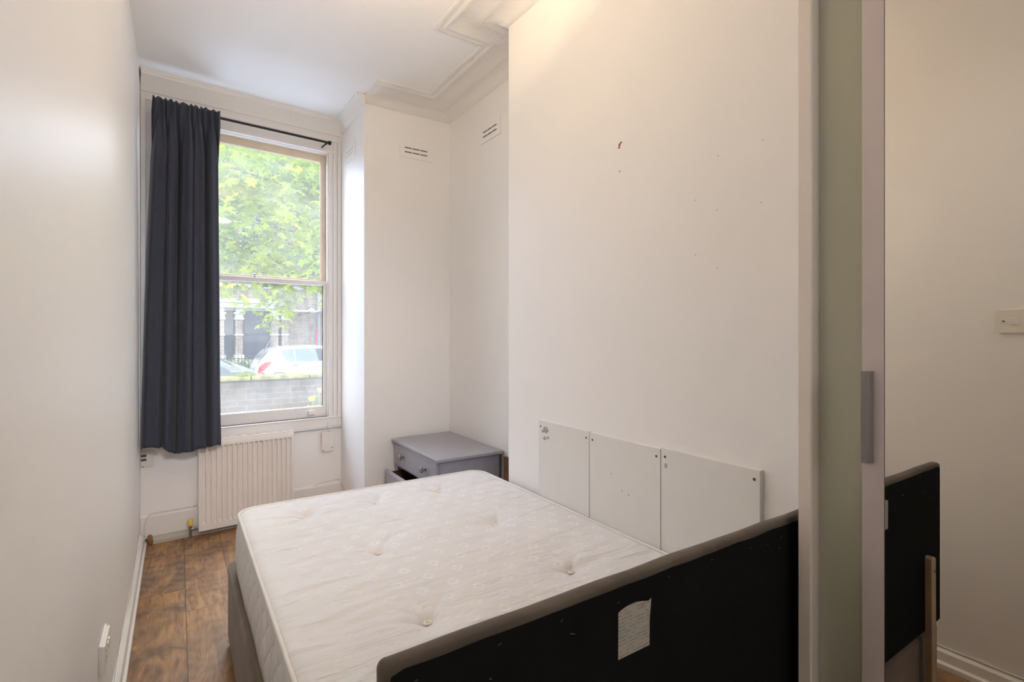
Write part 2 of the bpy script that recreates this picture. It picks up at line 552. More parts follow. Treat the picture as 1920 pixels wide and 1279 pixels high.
# ------------------------------------------------------------------ room shell
CEIL, XL = 3.11, -0.207
XB, YB0, YB1 = 1.497, 0.66, 2.317       # chimney breast face and its two corners
XA, YN, XN = 1.798, 3.638, 1.12         # alcove wall, nib face, window reveal
structure(obj('floor', B(-0.4, 2.4, -1.4, 4.6, -0.1, 0), 'floor'), 'rustic brown oak plank laminate floor', 'floor')
bm = bmesh.new()
box(bm, -0.4, 2.4, -1.4, 4.6, CEIL, CEIL + 0.12)
structure(obj('ceiling', bm, 'ceiling'), 'plain white painted ceiling', 'ceiling')
structure(obj('wall_left', B(XL - 0.12, XL, -1.4, 4.16, 0, CEIL), 'wall_gloss'), 'long white satin painted wall on the left side')
bm = bmesh.new()
prism(bm, [(XN, 4.55), (XN, YN), (XA, YN), (XA, YB1), (XB, YB1), (XB, YB0), (1.87, YB0), (1.87, -1.4), (2.4, -1.4), (2.4, 4.55)], 0, CEIL)
structure(obj('wall_right', bm, 'wall', bevel=0.006), 'white right wall with chimney breast and alcove')
structure(obj('wall_rear', B(-0.4, 2.4, -1.4, -1.28, 0, CEIL), 'wall'), 'white wall behind the viewer')
bm = bmesh.new()
for a_ in ((-0.12, 0.08, 0, 0.3, 0, CEIL), (1.30, 1.45, 0, 0.3, 0, CEIL), (0.08, 1.30, 0, 0.3, 0, 0.728), (0.08, 1.30, 0, 0.3, 2.875, CEIL)):
    box(bm, *a_)
structure(at_wall(obj('wall_back', bm, 'wall')), 'white window wall at the far end of the room')

# wall marks: nail holes and chips on the chimney breast
bm = bmesh.new()
for y, z, r in ((1.463, 2.166, 0.008), (1.455, 2.172, 0.006), (1.466, 2.155, 0.006), (1.463, 2.058, 0.0035)):
    ring = [bm.verts.new((XB - 0.0006, (y + r * math.cos(k) * random.uniform(0.6, 1.2)) * XB / 1.475, z + r * math.sin(k) * random.uniform(0.6, 1.2))) for k in [i * 0.7 for i in range(9)]]
    bm.faces.new(ring)
structure(obj('trim_nail_holes', bm, 'rust'), 'small brown nail holes in the chimney breast plaster', 'wall mark')
bm = bmesh.new()
for y, z in ((0.873, 1.803), (1.024, 1.811), (1.108, 1.862), (1.108, 1.674), (1.022, 1.619), (1.02, 1.99), (0.869, 1.994)):
    y *= XB / 1.475
    bm.faces.new([bm.verts.new((XB - 0.0006, y + 0.0025 * math.cos(k), z + 0.003 * math.sin(k))) for k in [i * 1.05 for i in range(6)]])
structure(obj('trim_wall_specks', bm, plain('faint_plug_mark', (0.58, 0.49, 0.43), 0.8)), 'faint filled plug holes in the chimney breast plaster', 'wall mark')


# cornices --------------------------------------------------------
def sweep(bm, path, prof, side=1, fine=False):
    """sweep a (out, down) profile along a 2-D path hung from the ceiling with mitred corners; out is measured to the given side"""
    pts = [Vector((p[0], p[1])) for p in path]
    n = len(pts)
    rings = []
    for i, p in enumerate(pts):
        d0 = (p - pts[i - 1]).normalized() if i else None
        d1 = (pts[i + 1] - p).normalized() if i < n - 1 else None
        if d0 is None:
            d0 = d1
        if d1 is None:
            d1 = d0
        n0 = Vector((-d0.y, d0.x)) * side
        n1 = Vector((-d1.y, d1.x)) * side
        m = (n0 + n1)
        m = m / (m.dot(n0)) if m.length > 1e-4 else n0
        rings.append([bm.verts.new((p.x + m.x * o_, p.y + m.y * o_, CEIL - d_)) for o_, d_ in prof])
    k = len(prof)
    full = [rings[0]]
    for i in range(n - 1):
        m_ = max(1, int((pts[i + 1] - pts[i]).length / 0.05)) if fine else 1
        for q in range(1, m_ + 1):
            full.append(rings[i + 1] if q == m_ else [bm.verts.new(rings[i][j].co.lerp(rings[i + 1][j].co, q / m_)) for j in range(k)])
    rings = full
    for i in range(len(rings) - 1):
        for j in range(k - 1):
            bm.faces.new((rings[i][j], rings[i + 1][j], rings[i + 1][j + 1], rings[i][j + 1]))
    for r in (rings[0], rings[-1]):
        bm.faces.new(r)


bm = bmesh.new()
wprof = [(-0.001, -0.0), (0.135, -0.0), (0.135, 0.012), (0.122, 0.018), (0.118, 0.028), (0.10, 0.034), (0.075, 0.046), (0.05, 0.068), (0.034, 0.092), (0.030, 0.104), (0.018, 0.108), (0.018, 0.122), (-0.001, 0.126)]
e0, e1 = WM @ Vector((0, 0, 0)), WM @ Vector((1.329, 0, 0))
sweep(bm, [(e0.x, e0.y), (e1.x, e1.y)], wprof, side=-1)
c = obj('trim_window_cornice', bm, 'cornice', smooth=True, autosmooth=35)
structure(c, 'moulded plaster cornice above the window', 'cornice')
bm = bmesh.new()
aprof = [(-0.001, 0.0), (0.30, 0.0), (0.30, 0.006), (0.286, 0.010), (0.276, 0.006), (0.262, 0.006), (0.254, 0.012), (0.240, 0.012), (0.230, 0.007), (0.13, 0.008), (0.116, 0.014), (0.10, 0.011), (0.07, 0.014), (0.045, 0.024), (0.028, 0.040), (0.016, 0.050), (0.008, 0.053), (-0.001, 0.056)]
sweep(bm, [(XN + 0.001, YN), (XA, YN), (XA, YB1), (XB, YB1), (XB, YB0 + 0.02)], aprof, side=-1, fine=True)
for v_ in bm.verts:      # crumbling plaster
    if v_.co.z < CEIL - 0.004:
        q = noise.noise(v_.co * 9) * 0.005 + noise.noise(v_.co * 31) * 0.003
        v_.co.z = min(CEIL - 0.003, v_.co.z + q)
c = obj('trim_alcove_cornice', bm, 'cornice', smooth=True, autosmooth=40)
structure(c, 'wide crumbling ornamental plaster cornice around the alcove', 'cornice')
bm = bmesh.new()
sweep(bm, [(e1.x - 0.002, e1.y), (XN, YN - 0.02)], [(-0.001, 0), (0.065, 0), (0.065, 0.01), (0.045, 0.02), (0.02, 0.05), (0.012, 0.08), (-0.001, 0.085)], side=-1)
structure(obj('trim_reveal_cornice', bm, 'cornice', smooth=True, autosmooth=35), 'narrow plaster cornice over the window reveal', 'cornice')


# skirtings --------------------------------------------------------
bm = bmesh.new()
prism(bm, [(XL, 0), (XL + 0.036, 0), (XL + 0.036, 0.022), (XL + 0.026, 0.03), (XL + 0.022, 0.066), (XL + 0.010, 0.078), (XL, 0.080)], -1.28, 4.14, 'Y')
structure(obj('baseboard_left', bm, 'trim', bevel=0.002), 'white skirting board with bead along the left wall', 'skirting board')
bm = bmesh.new()
prism(bm, [(0, 0.05), (-0.012, 0.05), (-0.014, 0.18), (-0.004, 0.196), (0, 0.198)], 0.0, 1.329, 'X')
box(bm, 0.02, 1.329, -0.001, 0.0, 0.04, 0.05)
structure(at_wall(obj('baseboard_back', bm, 'trim')), 'white boxed skirting panel under the window', 'skirting board')
bm = bmesh.new()
nseg = 60
prev = None
for i in range(nseg + 1):
    s_ = 0.035 + 1.29 * i / nseg
    w1 = noise.noise(Vector((s_ * 9, 1, 0))) * 0.006
    w2 = noise.noise(Vector((s_ * 17, 5, 0))) * 0.007
    cur = [bm.verts.new(q) for q in ((s_, -0.03 + w1 * 0.4, 0), (s_, -0.03 + w1, 0.022 + w2 * 0.5), (s_, -0.012 + w2, 0.034 + w1), (s_, -0.008, 0.050 + w2), (s_, 0.0, 0.052), (s_, 0.0, 0))]
    if prev:
        for k in range(6):
            bm.faces.new((prev[k], cur[k], cur[(k + 1) % 6], prev[(k + 1) % 6]))
    else:
        bm.faces.new(cur)
    prev = cur
bm.faces.new(prev[::-1])
structure(at_wall(obj('trim_floor_strip', bm, 'trim_old')), 'dirty chipped strip at the floor under the radiator', 'trim')

# ------------------------------------------------------------------ window (sash) in the window wall frame
win = thing('window_1', 'white painted sliding sash window with hazy glass', 'window', WORG, KW, kind='structure')
bm = bmesh.new()
# architrave right, left, head with steps
for s0, s1, d in ((1.245, 1.266, -0.002), (1.266, 1.283, -0.012), (1.283, 1.300, -0.006), (1.300, 1.328, -0.020)):
    box(bm, s0, s1, d, 0.02, 0.64, 2.99)
for s0, s1, d in ((0.062, 0.084, -0.002), (0.046, 0.062, -0.012), (0.028, 0.046, -0.006), (0.001, 0.028, -0.020)):
    box(bm, s0, s1, d, 0.02, 0.64, 2.99)
for z0, z1, d in ((2.864, 2.885, -0.010), (2.885, 2.955, -0.004), (2.955, 2.99, -0.016)):
    box(bm, 0.028, 1.300, d, 0.02, z0, z1)
obj('window_frame', bm, 'trim', win, bevel=0.002)
bm = bmesh.new()
for s0, s1, yo in ((0.066, 0.100, 0.20), (1.234, 1.302, 0.124)):
    box(bm, s0, s1, 0.0, yo, 0.70, 2.88)
box(bm, 0.07, 1.26, 0.02, 0.20, 2.858, 2.90)
box(bm, 0.07, 1.26, 0.0, 0.26, 0.690, 0.728)
for s0, s1 in ((0.098, 0.106), (1.226, 1.234)):
    box(bm, s0, s1, 0.012, 0.032, 0.728, 2.86)
obj('sash_box', bm, 'trim', win, bevel=0.002)
# apron and sill bead below the sash
bm = bmesh.new()
box(bm, 0.0, 1.328, -0.018, 0.0, 0.655, 0.726)
box(bm, 0.0, 1.328, -0.026, 0.0, 0.722, 0.732)
obj('window_apron', bm, 'trim', win, bevel=0.003)
bm = bmesh.new()
tube(bm, [(0.0, -0.022, 0.647), (1.328, -0.022, 0.647)], 0.009, 10)
obj('sill_pipe', bm, 'trim', win, smooth=True)


def sash(name, z0, z1, y0, y1, bot, top, st, mat, pane_mat='glass'):
    bm = bmesh.new()
    s0, s1 = 0.106, 1.232
    box(bm, s0, s0 + st, y0, y1, z0, z1)
    box(bm, s1 - st, s1, y0, y1, z0, z1)
    box(bm, s0 + st, s1 - st, y0, y1, z0, z0 + bot)
    box(bm, s0 + st, s1 - st, y0, y1, z1 - top, z1)
    f_ = obj(name, bm, mat, win, bevel=0.004)
    ym = (y0 + y1) / 2
    obj('pane', B(s0 + st - 0.004, s1 - st + 0.004, ym, ym + 0.003, z0 + bot - 0.004, z1 - top + 0.004), pane_mat, f_)
    # glazing bead, dark putty line
    bm = bmesh.new()
    box(bm, s1 - st - 0.005, s1 - st, ym - 0.004, ym - 0.0005, z0 + bot, z1 - top)
    obj('putty_line', bm, 'gap' if 'lower' in name else 'trim', f_)
    return f_


lo = sash('lower_sash', 0.7285, 1.826, 0.036, 0.074, 0.0865, 0.036, 0.029, 'trim')
up = sash('upper_sash', 1.800, 2.862, 0.082, 0.120, 0.044, 0.058, 0.034, 'sash_cream')
bm = bmesh.new()
box(bm, 1.08, 1.128, 0.010, 0.038, 0.757, 0.784)
box(bm, 1.086, 1.122, 0.006, 0.014, 0.770, 0.790)
obj('sash_lift', bm, 'plastic', lo, bevel=0.003)
bm = bmesh.new()
lathe(bm, [(0.011, 0), (0.011, 0.008), (0.007, 0.012), (0.008, 0.026), (0.003, 0.030)], (0.698, 0.055, 1.826), (0, 0, 1))
obj('sash_catch', bm, 'knob', lo, smooth=True, autosmooth=40)

# ------------------------------------------------------------------ curtain and rod
rod = thing('curtain_rod', 'thin black metal curtain rod above the sash window', 'curtain rod', WORG, KW)
bm = bmesh.new()
tube(bm, [(0.075, -0.11, 2.905), (1.195, -0.11, 2.905)], 0.0085, 14)
obj('rod', bm, 'black_metal', rod, smooth=True, autosmooth=40)
bm = bmesh.new()
lathe(bm, [(0.010, 0), (0.016, 0.002), (0.016, 0.018), (0.010, 0.021)], (1.195, -0.11, 2.905), (1, 0, 0))
obj('finial', bm, 'black_metal', rod, smooth=True, autosmooth=40)
for s_ in (1.176, 0.12):
    bm = bmesh.new()
    box(bm, s_ - 0.006, s_ + 0.006, -0.118, -0.102, 2.884, 2.905)
    box(bm, s_ - 0.005, s_ + 0.005, -0.110, -0.004, 2.890, 2.898)
    obj('bracket', bm, 'black_metal', rod, bevel=0.001)


def curtain():
    bm = bmesh.new()
    NU, NV = 260, 90
    ZT, ZB = 2.905, 0.612
    grid = []
    for j in range(NV + 1):
        v = j / NV                      # 0 at top
        row = []
        for i in range(NU + 1):
            u = i / NU
            # pencil-pleat heading at the top, broad folds below
            blend = min(1.0, max(0.0, (v - 0.045) / 0.12))
            sl = 0.058 + (0.437 - 0.058) * u + 0.006 * math.sin(13 * u + 1)
            sb = -0.012 + (0.462 + 0.012) * u
            k = min(1, v ** 0.75)
            uu = u + 0.016 * math.sin(2 * math.pi * 3.3 * u + 0.6) + 0.02 * noise.noise(Vector((u * 4, v * 1.2, 4)))
            s = sl * (1 - k) + sb * k
            ph_t = 2 * math.pi * 11 * u + 2.6 * noise.noise(Vector((u * 9, 0, 0)))
            ph_b = 2 * math.pi * 5.4 * uu + 0.5 * noise.noise(Vector((u * 3, v * 1.5, 8)))
            at = 0.010 * math.sin(ph_t) + 0.008 * noise.noise(Vector((u * 22, v * 9, 1)))
            w = math.sin(ph_b)
            ab = 0.050 * (abs(w) ** 0.5) * (1 if w > 0 else -1) + 0.010 * math.sin(ph_b * 2.7 + 1)
            y = -0.140 - 0.020 * blend + at * (1 - blend) + ab * blend
            if v < 0.03:
                y = -0.140 + at
            s += 0.017 * math.cos(ph_b) * blend
            zt = ZT + 0.034 + 0.008 * math.sin(ph_t * 1.0 + 0.8) + 0.012 * noise.noise(Vector((u * 22, 2, 2)))
            zb = ZB + 0.010 + 0.012 * math.sin(2 * math.pi * 1.2 * u + 0.8) - 0.012 * math.sin(ph_b) + 0.012 * noise.noise(Vector((u * 9, 7, 2)))
            if u < 0.32:
                zb += 0.035 * min(1, (0.32 - u) * 30)
            z = zt + (zb - zt) * v
            row.append(bm.verts.new((max(0.003, s), min(y, -0.101 if v > 0.1 else -0.1215), z)))
        grid.append(row)
    for j in range(NV):
        for i in range(NU):
            bm.faces.new((grid[j][i], grid[j][i + 1], grid[j + 1][i + 1], grid[j + 1][i]))
    o = obj('curtain', bm, 'curtain', smooth=True)
    so = o.modifiers.new('thickness', 'SOLIDIFY')
    so.thickness = 0.003
    so.offset = 0
    at_wall(o)
    return o


tag(curtain(), 'long pleated charcoal navy curtain hanging at the left of the window', 'curtain')

# ------------------------------------------------------------------ radiator
rad = thing('radiator', 'white fluted panel radiator under the window beside the bed', 'radiator', WORG, KW)
r0, r1, rz0, rz1 = 0.322, 0.944, 0.036, 0.662
bm = bmesh.new()
N = 18
xs = []
pitch = (r1 - r0 - 0.03) / N
prof = [(r0, -0.086), (r0 + 0.012, -0.090)]
for i in range(N):
    x0 = r0 + 0.015 + i * pitch
    prof += [(x0 + 0.16 * pitch, -0.088), (x0 + 0.34 * pitch, -0.071), (x0 + 0.72 * pitch, -0.071), (x0 + 0.90 * pitch, -0.090)]
prof += [(r1 - 0.012, -0.090), (r1, -0.086)]
zs = [(rz0, 0.0), (rz0 + 0.004, 0.0), (rz0 + 0.045, 0.0), (rz0 + 0.060, 1.0), (rz1 - 0.060, 1.0), (rz1 - 0.045, 0.0), (rz1 - 0.006, 0.0), (rz1, 0.0)]
g = []
for z, k in zs:
    edge = 0.006 if z in (rz0, rz1) else 0
    g.append([bm.verts.new((x, (-0.090 if 0 < i < len(prof) - 1 else y) * (1 - k) + y * k + edge, z)) for i, (x, y) in enumerate(prof)])
for a_, b_ in zip(g, g[1:]):
    for i in range(len(prof) - 1):
        bm.faces.new((a_[i], a_[i + 1], b_[i + 1], b_[i]))
o = obj('front_panel', bm, 'rad', rad, smooth=True, autosmooth=50)
bm = bmesh.new()
box(bm, r0, r0 + 0.003, -0.086, -0.03, rz0, rz1)
box(bm, r1 - 0.003, r1, -0.086, -0.03, rz0, rz1)
box(bm, r0, r1, -0.034, -0.030, rz0, rz1)
obj('casing', bm, 'rad', rad, bevel=0.001)
bm = bmesh.new()
box(bm, r0, r1, -0.088, -0.078, rz1 - 0.002, rz1 + 0.003)
box(bm, r0, r1, -0.040, -0.030, rz1 - 0.002, rz1 + 0.003)
for i in range(44):
    x = r0 + 0.006 + i * (r1 - r0 - 0.016) / 43
    box(bm, x, x + 0.006, -0.078, -0.040, rz1 - 0.002, rz1 + 0.002)
obj('top_grille', bm, 'rad', rad)
for s_ in (0.45, 0.82):
    obj('mounting_bracket', B(s_, s_ + 0.03, -0.031, -0.001, 0.2, 0.55), 'rad', rad)
v_ = thing('radiator_valve', 'small radiator valve with yellow cap beside the left radiator edge', 'valve', WORG, KW)
bm = bmesh.new()
lathe(bm, [(0.012, 0.0), (0.017, 0.004), (0.018, 0.034), (0.015, 0.044), (0.008, 0.047)], (0.277, -0.062, 0.085), (0, 0, 1), 16)
obj('cap', bm, 'brass', v_, smooth=True, autosmooth=40)
bm = bmesh.new()
tube(bm, [(0.277, -0.062, 0.0), (0.277, -0.062, 0.086)], 0.0085)
tube(bm, [(0.277, -0.062, 0.062), (0.322, -0.062, 0.062)], 0.009)
lathe(bm, [(0.014, 0), (0.014, 0.02)], (0.296, -0.062, 0.062), (1, 0, 0), 6)
obj('valve_body', bm, 'knob', v_, smooth=True, autosmooth=40)

# ------------------------------------------------------------------ small fittings
jb = thing('junction_box', 'cream plastic junction box hanging below the window corner', 'junction box', WORG, KW)
obj('cover', B(1.168, 1.262, -0.032, -0.001, 0.455, 0.612), 'plastic', jb, bevel=0.005)
for s_, z in ((1.180, 0.466), (1.250, 0.484)):
    bm = bmesh.new()
    lathe(bm, [(0.0045, 0), (0.0045, 0.0015)], (s_, -0.032, z), (0, -1, 0), 10)
    obj('screw', bm, 'screw', jb)
bm = bmesh.new()
tube(bm, smooth_pts([(1.215, -0.036, 0.690), (1.213, -0.034, 0.66), (1.222, -0.036, 0.63), (1.222, -0.016, 0.605)], 5), 0.0035, 8)
obj('lead', bm, 'cable', jb, smooth=True)


def socket_face(parent, T):
    """double switched socket plate: local x across, y towards the viewer, z up, placed with T"""
    def put(bm):
        bm.transform(T)
        return bm
    obj('plate', put(B(-0.073, 0.073, 0, 0.013, -0.043, 0.043)), 'plastic', parent, bevel=0.003)
    for sx in (-1, 1):
        obj('rocker', put(B(sx * 0.014 - 0.009, sx * 0.014 + 0.009, 0.012, 0.017, 0.012, 0.028)), 'plastic', parent, bevel=0.002)
        bm = bmesh.new()
        for x, z in ((0, 0.014), (-0.011, -0.010), (0.011, -0.010)):
            box(bm, sx * 0.045 + x - 0.0035, sx * 0.045 + x + 0.0035, 0.0125, 0.0135, z - 0.0025, z + 0.0025)
        obj('pin_slot', put(bm), 'plastic_dark', parent)


s1 = thing('wall_socket', 'white double wall socket low on the left wall beside the skirting', 'wall socket', (XL, 2.13, 0.366))
T = Matrix(((0, 1, 0, 0), (1, 0, 0, 0), (0, 0, 1, 0), (0, 0, 0, 1)))
bm = B(-0.078, 0.078, 0, 0.006, -0.048, 0.048)
bm.transform(T)
obj('back_box', bm, 'plastic', s1, bevel=0.002)
socket_face(s1, T @ Matrix.Translation((0, 0.002, 0)))
sp_ = thing('phone_socket', 'white slotted socket plate on the window wall below the curtain', 'wall socket', WORG, KW)
obj('plate', B(0.002, 0.072, -0.012, 0, 0.515, 0.62), 'plastic', sp_, bevel=0.003)
for z in (0.591, 0.565):
    obj('port', B(0.004, 0.033, -0.0135, -0.0115, z - 0.008, z + 0.008), 'plastic_dark', sp_, bevel=0.0015)
bm = B(0.006, 0.02, -0.013, -0.0115, 0.520, 0.524)
obj('lower_notch', bm, 'plastic_dark', sp_)

# light switch seen in the mirror, on the left wall
ls = thing('light_switch', 'white single light switch on the left wall seen in the wardrobe mirror', 'light switch', (XL, 0.577, 1.4485))
bm = B(0, 0.010, -0.043, 0.043, -0.0465, 0.0465)
obj('plate', bm, 'plastic', ls, bevel=0.003)
obj('rocker', B(0.009, 0.015, -0.012, 0.012, -0.013, 0.013), 'plastic', ls, bevel=0.002)
for y in (-0.031, 0.031):
    bm = bmesh.new()
    lathe(bm, [(0.0038, 0), (0.0038, 0.0012)], (0.010, y, 0), (1, 0, 0), 10)
    obj('screw', bm, 'screw', ls)

# cables
bm = bmesh.new()
pl = [(0.318, -0.016, 0.203), (0.12, -0.019, 0.204), (0.055, -0.022, 0.200), (0.030, -0.026, 0.165), (0.022, -0.026, 0.10), (0.028, -0.03, 0.05)]
pts = [WM @ Vector(q) for q in pl]
rnd = random.Random(3)
pts += [Vector((XL + 0.041, 4.08, 0.070)), Vector((XL + 0.024, 4.0, 0.084))]
y = 3.8
while y > -1.1:
    pts.append(Vector((XL + 0.006 + rnd.uniform(-0.001, 0.006), y, 0.0845 + rnd.uniform(-0.001, 0.004))))
    y -= 0.3
tube(bm, smooth_pts(pts, 6), 0.0035, 8)
tag(obj('cable', bm, 'cable', smooth=True), 'thin cream cable running along the left skirting board to the window corner', 'cable')
bm = bmesh.new()
pts = [WM @ Vector(q) for q in ((0.96, -0.006, 0.10), (1.08, -0.006, 0.17), (1.16, -0.007, 0.205), (1.25, -0.007, 0.212), (1.305, -0.010, 0.215))]
pts += [Vector((XN - 0.008, 4.17, 0.20)), Vector((XN - 0.007, 4.02, 0.16)), Vector((XN - 0.007, 3.8, 0.13))]
tube(bm, smooth_pts(pts, 6), 0.0035, 8)
tag(obj('cable', bm, 'cable', smooth=True), 'loose pale cable pinned in the corner right of the radiator', 'cable')
bm = bmesh.new()
ico = bmesh.ops.create_icosphere(bm, subdivisions=3, radius=0.022)
for v_ in bm.verts:
    v_.co = Vector((v_.co.x * 0.9, v_.co.y * 0.8, v_.co.z * 1.6)) * (1 + 0.35 * noise.noise(v_.co * 60))
    v_.co += Vector((0.052, -0.035, 0.034))
o = at_wall(obj('pipe_plug', bm, 'rust', smooth=True))
tag(o, 'lump of brown filler in the floor corner left of the radiator', 'filler lump')


# air vents
def vent(name, label, T, w, h, slots, rows=2, gap=0.02):
    e = thing(name, label, 'air vent')
    bm = B(-w / 2, w / 2, 0, 0.008, -h / 2, h / 2)
    bm.transform(T)
    obj('plate', bm, 'wall', e, bevel=0.003)
    bm = bmesh.new()
    sw = (w * 0.72) / slots
    for r in range(rows):
        for i in range(slots):
            x = -w * 0.36 + i * sw
            z = (r - (rows - 1) / 2) * gap
            box(bm, x + sw * 0.05, x + sw * 0.95, 0.0078, 0.0092, z - 0.0035, z + 0.0035)
    bm.transform(T)
    obj('slots', bm, 'gap', e)
    return e


vent('air_vent', 'white slotted air vent high on the nib wall beside the window reveal', Matrix.Translation((1.513, YN, 2.782)) @ Matrix.Rotation(R(180), 4, 'Z'), 0.26, 0.115, 3, 2, 0.032)
vent('air_vent', 'white slotted air vent high on the alcove side wall', Matrix.Translation((XA, 3.005, 2.792)) @ Matrix.Rotation(R(90), 4, 'Z'), 0.26, 0.115, 3, 2, 0.032)
vent('air_vent', 'painted over air vent on the bright window reveal', Matrix.Translation((XN, 3.97, 2.80)) @ Matrix.Rotation(R(90), 4, 'Z'), 0.24, 0.115, 3, 2, 0.030).children[1].data.materials[0] = plain('painted_slot', (0.66, 0.64, 0.62), 0.8)

# ------------------------------------------------------------------ chest of drawers
ch = thing('chest_of_drawers', 'grey painted chest of drawers with lower drawer open in the alcove', 'chest of drawers')
cx0, cx1, cy0, cy1, ct = 1.338, 1.776, 2.846, 3.588, 0.635
bm = bmesh.new()
box(bm, cx0 + 0.004, cx1, cy0, cy0 + 0.018, 0.0, ct - 0.022)
box(bm, cx0 + 0.004, cx1, cy1 - 0.018, cy1, 0.0, ct - 0.022)
box(bm, cx1 - 0.008, cx1, cy0, cy1, 0.03, ct - 0.022)
box(bm, cx0 + 0.01, cx1, cy0, cy1, 0.05, 0.068)
box(bm, cx0 + 0.01, cx1, cy0, cy1, ct - 0.03, ct - 0.022)
box(bm, cx0 + 0.02, cx0 + 0.035, cy0, cy1, 0.0, 0.06)
obj('carcass', bm, 'grey_paint', ch, bevel=0.0015)
bm = bmesh.new()
box(bm, cx0 - 0.028, cx1 + 0.012, cy0 - 0.025, cy1 + 0.025, ct - 0.022, ct)
obj('top', bm, 'grey_paint', ch, bevel=0.005, segs=2)


def drawer(z0, z1, pull):
    x0 = cx0 - 0.014 - pull
    bm = bmesh.new()
    a0, a1 = cy0 + 0.012, cy1 - 0.012
    # bevelled front
    vs0 = [(x0, a0 + 0.014, z0 + 0.014), (x0, a1 - 0.014, z0 + 0.014), (x0, a1 - 0.014, z1 - 0.014), (x0, a0 + 0.014, z1 - 0.014)]
    vs1 = [(x0 + 0.008, a0, z0), (x0 + 0.008, a1, z0), (x0 + 0.008, a1, z1), (x0 + 0.008, a0, z1)]
    vs2 = [(x0 + 0.018, q[1], q[2]) for q in vs1]
    A_, B_, C_ = [[bm.verts.new(q) for q in v] for v in (vs0, vs1, vs2)]
    bm.faces.new(A_)
    bm.faces.new(C_[::-1])
    for P_, Q_ in ((A_, B_), (B_, C_)):
        for i in range(4):
            bm.faces.new((P_[i], P_[(i + 1) % 4], Q_[(i + 1) % 4], Q_[i]))
    d = obj('drawer', bm, 'grey_paint', ch)
    bm = bmesh.new()
    bx0, bx1 = x0 + 0.018, min(x0 + 0.40, cx1 - 0.012)
    box(bm, bx0, bx1, a0 + 0.016, a0 + 0.026, z0 + 0.02, z1 - 0.02)
    box(bm, bx0, bx1, a1 - 0.026, a1 - 0.016, z0 + 0.02, z1 - 0.02)
    box(bm, bx1 - 0.01, bx1, a0 + 0.02, a1 - 0.02, z0 + 0.02, z1 - 0.02)
    box(bm, bx0, bx1, a0 + 0.02, a1 - 0.02, z0 + 0.02, z0 + 0.026)
    obj('drawer_box', bm, 'brown_wood', d)
    for yk in (a0 + 0.17, a1 - 0.17):
        bm = bmesh.new()
        lathe(bm, [(0.014, 0), (0.014, 0.002), (0.0065, 0.005), (0.0065, 0.014), (0.013, 0.018), (0.021, 0.023), (0.021, 0.029), (0.014, 0.034), (0.004, 0.035)], (x0, yk, (z0 + z1) / 2 + 0.008), (-1, 0, 0), 20)
        obj('knob', bm, 'knob', d, smooth=True, autosmooth=50)


drawer(0.442, 0.608, 0.0)
drawer(0.258, 0.426, 0.075)
drawer(0.070, 0.236, 0.0)

# brown timber seen in the gap beside the chest, against the alcove wall
bm = bmesh.new()
box(bm, XA - 0.022, XA, 2.45, 2.81, 0.08, 0.60)
box(bm, XA - 0.024, XA, 2.45, 2.79, 0.0, 0.08)
tag(obj('wooden_panel', bm, plain('reddish_brown_panel', (0.20, 0.105, 0.07), 0.6, var=0.25), bevel=0.002), 'strip of reddish brown wood behind the grey chest of drawers', 'wood panel')

# ------------------------------------------------------------------ bed
bed = thing('divan_bed', 'grey velvet divan bed base with black backed headboard under the mattress', 'bed')
dx0, dx1, dy0, dy1, dz = 0.19, 1.455, 0.690, 2.655, 0.358
bm = bmesh.new()
r_ = 0.035


def rrect(x0, x1, y0, y1, r, n=6):
    out = []
    for cx_, cy_, a0 in ((x1 - r, y0 + r, -90), (x1 - r, y1 - r, 0), (x0 + r, y1 - r, 90), (x0 + r, y0 + r, 180)):
        for k in range(n + 1):
            a_ = R(a0 + 90 * k / n)
            out.append((cx_ + r * math.cos(a_), cy_ + r * math.sin(a_)))
    return out


for y0, y1 in ((dy0, 1.683), (1.687, dy1)):
    prism(bm, rrect(dx0, dx1, y0, y1, r_), 0.035, dz)
obj('divan_base', bm, 'divan', bed, smooth=True, autosmooth=40, bevel=0.008)
for x in (dx0 + 0.1, dx1 - 0.1):
    for y in (dy0 + 0.12, 1.6, 1.78, dy1 - 0.12):
        bm = bmesh.new()
        lathe(bm, [(0.022, 0), (0.022, 0.036)], (x, y, 0), (0, 0, 1), 14)
        obj('castor', bm, 'tyre', bed)
bm = bmesh.new()
# lighter fabric strip along the top edge of the base
prism(bm, [(dx0 + 0.01, dy0 + 0.01), (dx0 + 0.06, dy0 + 0.01), (dx0 + 0.06, dy1 - 0.02), (dx0 + 0.01, dy1 - 0.02)], dz, dz + 0.002)
obj('top_cloth_edge', bm, plain('tan_platform_cloth', (0.20, 0.165, 0.115), 0.9), bed)

# headboard: upholstered front, wrap over the edges, black dust cover behind
hb = thing('headboard', 'taupe headboard seen from behind with black dust cover at the bed end', 'headboard')
hx0, hx1, hy0, hy1, hz0, hz1 = 0.232, 1.462, 0.676, 0.708, 0.385, 0.945
bm = bmesh.new()


